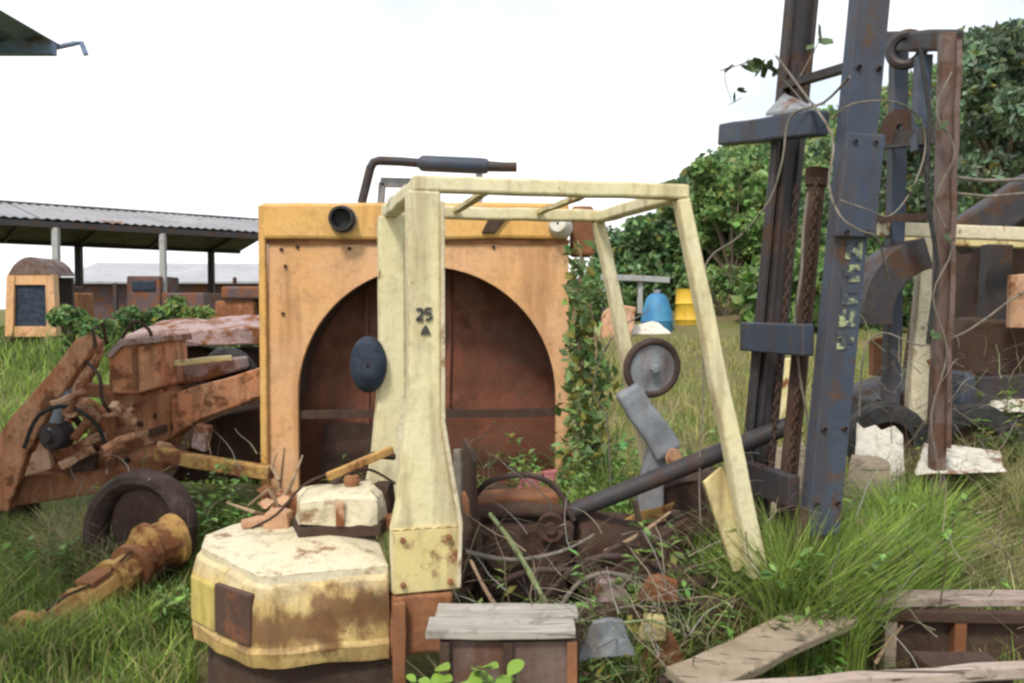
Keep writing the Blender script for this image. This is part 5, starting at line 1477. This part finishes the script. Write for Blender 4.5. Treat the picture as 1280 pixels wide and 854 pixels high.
def weed_clumps(name, label, spots, lsize, col, dry=0.08):
    """Leafy upright weeds: thin curved stems with pairs of long leaves."""
    SV, ST, SC, off = [], [], [], 0
    ps, dirs, szs = [], [], []
    for (px, y0, y1, d, w, ns) in spots:
        top, bot = W(px, y0, d), W(px, y1, d)
        zb = gz(bot.x, d)
        ww = w / FPX * d
        for k in range(ns):
            bx, by = bot.x + rng.normal(0, ww * 0.55), d + rng.normal(0, ww * 0.5)
            H = (top.z - zb) * rng.uniform(0.45, 1.08)
            lean = rng.normal(0, 0.22, 2)
            pts = []
            for j in range(6):
                f = j / 5
                pts.append(np.array([bx + lean[0] * H * f ** 1.7, by + lean[1] * H * f ** 1.7, gz(bx, by) - 0.03 + H * f * (1 - 0.08 * f)]))
            pts = np.array(pts)
            rad = 0.0045
            ring = np.array([[1, 0, 0], [-0.5, 0.87, 0], [-0.5, -0.87, 0]])
            Vv = (pts[:, None, :] + ring[None] * (rad * np.linspace(1, 0.4, 6))[:, None, None]).reshape(-1, 3)
            Tt = []
            for j in range(5):
                for q in range(3):
                    a_, b_ = j * 3 + q, j * 3 + (q + 1) % 3
                    Tt += [(a_, b_, b_ + 3), (a_, b_ + 3, a_ + 3)]
            SV.append(Vv); ST.append(np.array(Tt) + off); off += len(Vv)
            SC.append(np.repeat([[0.15, 0.19, 0.07]], len(Vv), 0))
            m = int(8 + H * 34)
            f = rng.uniform(0.18, 1.0, m)
            base = np.stack([np.interp(f, np.linspace(0, 1, 6), pts[:, c_]) for c_ in range(3)], 1)
            an = rng.uniform(0, 6.283, m)
            el = rng.uniform(-0.35, 0.75, m)
            dirs.append(np.stack([np.cos(an) * np.cos(el), np.sin(an) * np.cos(el), np.sin(el)], 1))
            ps.append(base); szs.append(lsize * rng.uniform(0.5, 1.5, m) * (1.15 - 0.5 * f))
    base = np.concatenate(ps); dv = np.concatenate(dirs); sz = np.concatenate(szs)[:, None]
    n = len(base)
    side = np.cross(dv, np.array([0, 0, 1.0])); side /= np.linalg.norm(side, axis=1, keepdims=True)
    side = side + rng.normal(0, 0.35, (n, 3))
    droop = np.array([0, 0, -1.0]) * sz * rng.uniform(0.1, 0.7, (n, 1))
    mid = base + dv * sz * 1.1
    tip = base + dv * sz * 2.2 + droop
    V = np.stack([base, mid + side * sz * 0.36, tip, mid - side * sz * 0.36], 1).reshape(-1, 3)
    i = np.arange(n)[:, None] * 4
    T = np.concatenate([i + np.array([0, 1, 2]), i + np.array([0, 2, 3])])
    C = np.repeat(green_cols(n, col, 0.3, dry), 4, 0)
    V, T, C = join([(V, T, C), (np.concatenate(SV), np.concatenate(ST), np.concatenate(SC))])
    o = np_object(name, V, T, 'leaf', C)
    o['kind'] = 'stuff'; tag(o, label, 'weeds')


weed_clumps('leafy_weeds', 'leafy upright weeds scattered through the scrap pile',
            [(878, 600, 780, 3.95, 24, 12), (905, 640, 790, 3.75, 20, 10), (862, 690, 800, 3.5, 30, 10), (1050, 590, 740, 4.4, 40, 18), (1110, 596, 740, 4.5, 40, 18), (1022, 630, 740, 4.1, 22, 10), (1004, 640, 760, 3.6, 22, 10), (1040, 640, 760, 3.62, 22, 10),
             (742, 500, 640, 5.6, 26, 14), (766, 530, 640, 5.2, 24, 10), (880, 500, 560, 7.0, 30, 12), (612, 545, 600, 6.3, 26, 9), (640, 560, 600, 6.3, 20, 7),
             (250, 570, 620, 6.1, 46, 14), (300, 595, 640, 5.6, 30, 10), (215, 700, 850, 4.3, 24, 9), (150, 800, 860, 4.1, 50, 10), (60, 640, 760, 5.4, 50, 12), (1010, 770, 830, 3.5, 34, 8), (1220, 690, 780, 4.3, 50, 12), (830, 760, 840, 3.35, 34, 10),
             (745, 790, 850, 3.1, 24, 7), (980, 700, 780, 3.8, 24, 9), (1160, 520, 600, 6.2, 40, 12), (1260, 470, 600, 6.0, 26, 10), (120, 600, 690, 5.9, 40, 8), (700, 700, 790, 3.55, 40, 6), (640, 690, 790, 3.45, 30, 5), (580, 560, 640, 6.25, 24, 9), (665, 550, 640, 6.2, 26, 10), (430, 545, 640, 6.2, 24, 8), (690, 580, 660, 5.8, 22, 8), (780, 650, 760, 3.6, 40, 8)],
            0.042, (0.17, 0.28, 0.08))


def dead_stems():
    """Tangle of dry stems and twigs lying through the wreck: nobody could count it."""
    Vs, Ts, Cs, off = [], [], [], 0
    zones = [((580, 900), (640, 800), (3.3, 4.6), 230, 0.5), ((700, 870), (740, 850), (3.0, 3.5), 120, 0.35), ((1000, 1280), (640, 840), (3.4, 4.6), 150, 0.55), ((560, 700), (560, 660), (4.6, 6.2), 70, 0.5), ((1090, 1280), (430, 600), (5.2, 6.3), 130, 0.6), ((40, 330), (560, 700), (5.3, 6.8), 120, 0.5), ((930, 1020), (560, 740), (3.7, 4.6), 70, 0.5)]
    pal = np.array([(0.26, 0.20, 0.13), (0.38, 0.32, 0.23), (0.15, 0.10, 0.07), (0.30, 0.29, 0.25), (0.20, 0.22, 0.12)])
    ring = np.array([[1, 0, 0], [-0.5, 0.87, 0], [-0.5, -0.87, 0]])
    for (xa, xb), (ya, yb), (da, db), n, ln in zones:
        for k in range(n):
            d = rng.uniform(da, db)
            p = np.array(W(rng.uniform(xa, xb), rng.uniform(ya, yb), d))
            g = gz(p[0], p[1])
            p[2] = max(g + 0.02, p[2])
            L = ln * rng.uniform(0.25, 1.0)
            an = rng.uniform(0, 6.283); el = rng.normal(0.25, 0.5)
            v = np.array([math.cos(an) * math.cos(el), math.sin(an) * math.cos(el), math.sin(el)])
            pts = []
            for j in range(7):
                pts.append(p.copy())
                v = v + rng.normal(0, 0.16, 3) + np.array([0, 0, -0.09]); v /= np.linalg.norm(v)
                p = p + v * L / 6
                p[2] = max(p[2], g + 0.01)
            # a stem always reaches down to what carries it
            r0 = rng.uniform(0.002, 0.0055)
            pts = np.array(pts)
            Vv = (pts[:, None, :] + ring[None] * (r0 * np.linspace(1, 0.45, 7))[:, None, None]).reshape(-1, 3)
            Tt = []
            for j in range(6):
                for q in range(3):
                    a_, b_ = j * 3 + q, j * 3 + (q + 1) % 3
                    Tt += [(a_, b_, b_ + 3), (a_, b_ + 3, a_ + 3)]
            Vs.append(Vv); Ts.append(np.array(Tt) + off); off += len(Vv)
            Cs.append(np.repeat([pal[rng.integers(5)] * rng.uniform(0.7, 1.3)], len(Vv), 0))
    o = np_object('dead_stems', np.concatenate(Vs), np.concatenate(Ts), 'dry_leaf', np.concatenate(Cs))
    o['kind'] = 'stuff'; tag(o, 'tangle of dry stems and twigs through the wreckage', 'twigs')


dead_stems()

# creeper growing up beside the shroud
def creeper():
    d = 6.25
    b = W(726, 640, d)
    r = thing('climbing_creeper', 'green creeper climbing the right side of the orange shroud', 'creeper', (b.x, d, 0))
    part('stem', MB().tube([Vector((b.x, d, -0.1)), W(722, 560, d), W(730, 470, d), W(718, 400, d), W(728, 330, d), W(722, 300, d)], [0.03, 0.025, 0.022, 0.018, 0.012, 0.006], 7)
         .tube([W(728, 500, d), W(746, 440, d), W(738, 380, d)], [0.015, 0.012, 0.006], 6), 'stick_dry', r, True, smooth=True)
    ps = []
    for px, y0, y1, w, n in ((722, 305, 430, 14, 110), (728, 400, 560, 24, 230), (738, 430, 620, 30, 240), (716, 560, 640, 22, 90), (756, 540, 640, 30, 140)):
        a_, c_ = W(px, y1, d), W(px, y0, d)
        t_ = rng.random(n)
        ps.append(np.stack([a_.x + rng.normal(0, w / FPX * d * 0.5, n), d + rng.normal(0, 0.08, n), a_.z + (c_.z - a_.z) * t_], 1))
    pos = np.concatenate(ps) - np.array([b.x, d, 0])
    V, T, C = leaf_soup(pos, 0.055, green_cols(len(pos), (0.17, 0.26, 0.10), 0.4, 0.22), 0.1, 1.8)
    o = np_object('foliage', V, T, 'leaf', C, r)
    o['kind'] = 'stuff'


creeper()


def vine(label, pts, r0, r1, leaves=0, spots=(), col=(0.06, 0.10, 0.04)):
    P_ = [W(*p) for p in pts]
    q = [P_[0]]
    for i in range(len(P_) - 1):      # smooth
        a, b = P_[i], P_[i + 1]
        for k in range(1, 5):
            t_ = k / 4
            m0 = (P_[i + 1] - P_[max(i - 1, 0)]) * 0.5; m1 = (P_[min(i + 2, len(P_) - 1)] - P_[i]) * 0.5
            h = (2 * t_**3 - 3 * t_**2 + 1) * a + (t_**3 - 2 * t_**2 + t_) * m0 + (-2 * t_**3 + 3 * t_**2) * b + (t_**3 - t_**2) * m1
            q.append(h)
    n = len(q)
    r = thing('hanging_vine', label, 'vine', tuple(P_[-1]))
    part('stem', MB().tube(q, [0.75 * (r0 + (r1 - r0) * k / (n - 1)) for k in range(n)], 7), 'vine_grey', r, True, smooth=True)
    for (px, py, d, s) in spots:
        c = W(px, py, d)
        for _ in range(2):
            a = Vector((random.uniform(-1, 1), random.uniform(-1, 1), random.uniform(-0.6, 0.6))).normalized()
            b = a.cross(Vector((random.uniform(-1, 1), random.uniform(-0.5, 0.5), random.uniform(-1, 1)))).normalized()
            cc = c + Vector((random.uniform(-s, s), random.uniform(-s, s), random.uniform(-s, s))) * 0.5
            m = MB().prism([cc - a * s, cc - a * s * .3 + b * s * .55, cc + a * s * .5 + b * s * .4, cc + a * s, cc + a * s * .4 - b * s * .45, cc - a * s * .4 - b * s * .5], a.cross(b) * 0.002)
            part('leaf', m, 'leaf_solid', r, True)


t = NT('leaf_solid')
t.set(t.mix(t.noise(6, 3), (0.05, 0.085, 0.04), (0.10, 0.15, 0.06)), 0.6, 0, 0.3)

vine('pale vine hanging in a long curve left of the dark mast', [(1062, 96, 3.6), (1030, 128, 3.8), (988, 146, 3.95), (978, 200, 3.96), (962, 250, 4.0), (925, 295, 4.05), (886, 324, 4.1), (872, 380, 4.1), (880, 470, 4.1), (874, 600, 4.05), (880, 730, 3.95)], 0.008, 0.004)
vine('vine looping across the near mast channel above its marking', [(970, 70, 4.2), (1000, 110, 3.95), (1040, 170, 3.72), (1036, 230, 3.66), (1050, 270, 3.62), (1074, 288, 3.62), (1098, 300, 3.7), (1110, 350, 3.85)], 0.008, 0.006)
vine('thin vine circling right of the near mast channel', [(1040, 150, 3.7), (1066, 130, 3.58), (1120, 128, 3.64), (1150, 150, 3.8), (1156, 190, 3.85), (1138, 240, 3.8), (1112, 270, 3.7), (1084, 262, 3.6), (1050, 250, 3.64)], 0.006, 0.004, spots=((1150, 150, 3.8, 0.03), (1140, 236, 3.8, 0.03)))
vine('leafy sprig sticking out left of the mast into the sky', [(1020, 150, 4.1), (996, 118, 4.15), (970, 92, 4.2), (945, 78, 4.2), (922, 82, 4.2), (906, 94, 4.2), (914, 126, 4.2)], 0.006, 0.002,
     spots=((934, 80, 4.2, 0.05), (952, 86, 4.2, 0.05), (960, 80, 4.2, 0.045), (944, 76, 4.2, 0.04), (906, 90, 4.2, 0.045), (916, 128, 4.2, 0.045), (926, 112, 4.2, 0.03), (972, 90, 4.2, 0.04)))
vine('small twig with two leaves between the mast channels at the top', [(1000, 96, 4.15), (1014, 70, 4.15), (1028, 46, 4.15)], 0.005, 0.003, spots=((1028, 48, 4.15, 0.05), (1014, 62, 4.15, 0.03)))
vine('brown vine running down between the two mast channels', [(1010, 240, 3.95), (1004, 290, 3.95), (1002, 340, 3.93), (994, 400, 3.93), (1000, 470, 3.93), (1010, 540, 3.95), (1000, 640, 3.95), (1006, 740, 3.95)], 0.009, 0.007)
vine('arching dry vine above the weeds at lower right', [(1150, 780, 4.1), (1168, 690, 4.2), (1210, 672, 4.3), (1256, 690, 4.4), (1276, 740, 4.4)], 0.006, 0.004)
vine('loose loop of vine left of the forklift steering wheel', [(806, 392, 5.0), (776, 410, 5.0), (752, 445, 5.0), (742, 490, 5.0), (758, 524, 5.0), (764, 620, 5.0)], 0.006, 0.005)
vine('bramble branch slanting in the clutter of the second forklift', [(1290, 360, 5.8), (1262, 376, 5.8), (1230, 400, 5.8), (1196, 420, 5.8), (1150, 432, 5.8), (1104, 416, 5.8), (1080, 440, 5.8), (1074, 520, 5.8)], 0.010, 0.007)
vine('vine wound round the thin rusty mast post', [(1190, 90, 5.3), (1170, 140, 5.28), (1194, 190, 5.28), (1170, 250, 5.28), (1190, 310, 5.28), (1166, 370, 5.28), (1184, 440, 5.28), (1164, 520, 5.28), (1176, 600, 5.28)], 0.007, 0.006,
     spots=((1180, 160, 5.25, 0.04), (1188, 300, 5.25, 0.04), (1172, 420, 5.25, 0.04)))

# bright plant before the crate
def bright_plant():
    d = 2.72
    b = W(606, 880, d)
    r = thing('broadleaf_plant', 'bright lime green broad leaved plant in front of the crate', 'plant', (b.x, d, 0))
    t2 = NT('leaf_lime')
    t2.set(t2.mix(t2.noise(9, 3), (0.13, 0.23, 0.025), (0.18, 0.29, 0.04)), 0.5, 0, 0.4)
    spots = [(random.gauss(606, 26), random.uniform(832, 866), random.uniform(0.026, 0.045), random.uniform(0, 6.28)) for _ in range(22)] + [(random.uniform(512, 560), random.uniform(846, 868), random.uniform(0.02, 0.035), random.uniform(0, 6.28)) for _ in range(9)]
    for k, (px, py, s, an) in enumerate(spots):
        c = W(px, py, d + random.uniform(-0.05, 0.04))
        a = Vector((math.cos(an), -0.55, 0.25 * math.sin(an))).normalized()
        bb = a.cross(Vector((0, -0.5, 1))).normalized()
        pts, fs = [], []
        for i in range(7):
            f = i / 6
            wdt = s * 0.62 * math.sin(math.pi * min(1, f * 0.92 + 0.06)) ** 0.8
            ctr = c + a * s * (f * 2 - 1) + Vector((0, 0, -0.35 * s * (f - 0.4) ** 2))
            pts += [ctr - bb * wdt + Vector((0, 0, 0.15 * wdt)), ctr, ctr + bb * wdt + Vector((0, 0, 0.15 * wdt))]
        for i in range(6):
            fs += [(i * 3, i * 3 + 1, i * 3 + 4, i * 3 + 3), (i * 3 + 1, i * 3 + 2, i * 3 + 5, i * 3 + 4)]
        part('leaf', MB().add(pts, fs), 'leaf_lime', r, True, smooth=True)
        part('stem', MB().tube([Vector((b.x, d, 0)), Vector(((b.x + c.x) / 2, d, 0.3)), c - a * s * 0.9], 0.003, 6), 'stalk_green', r, True)


bright_plant()
for o in bpy.data.objects:
    if '_off' in o: del o['_off']
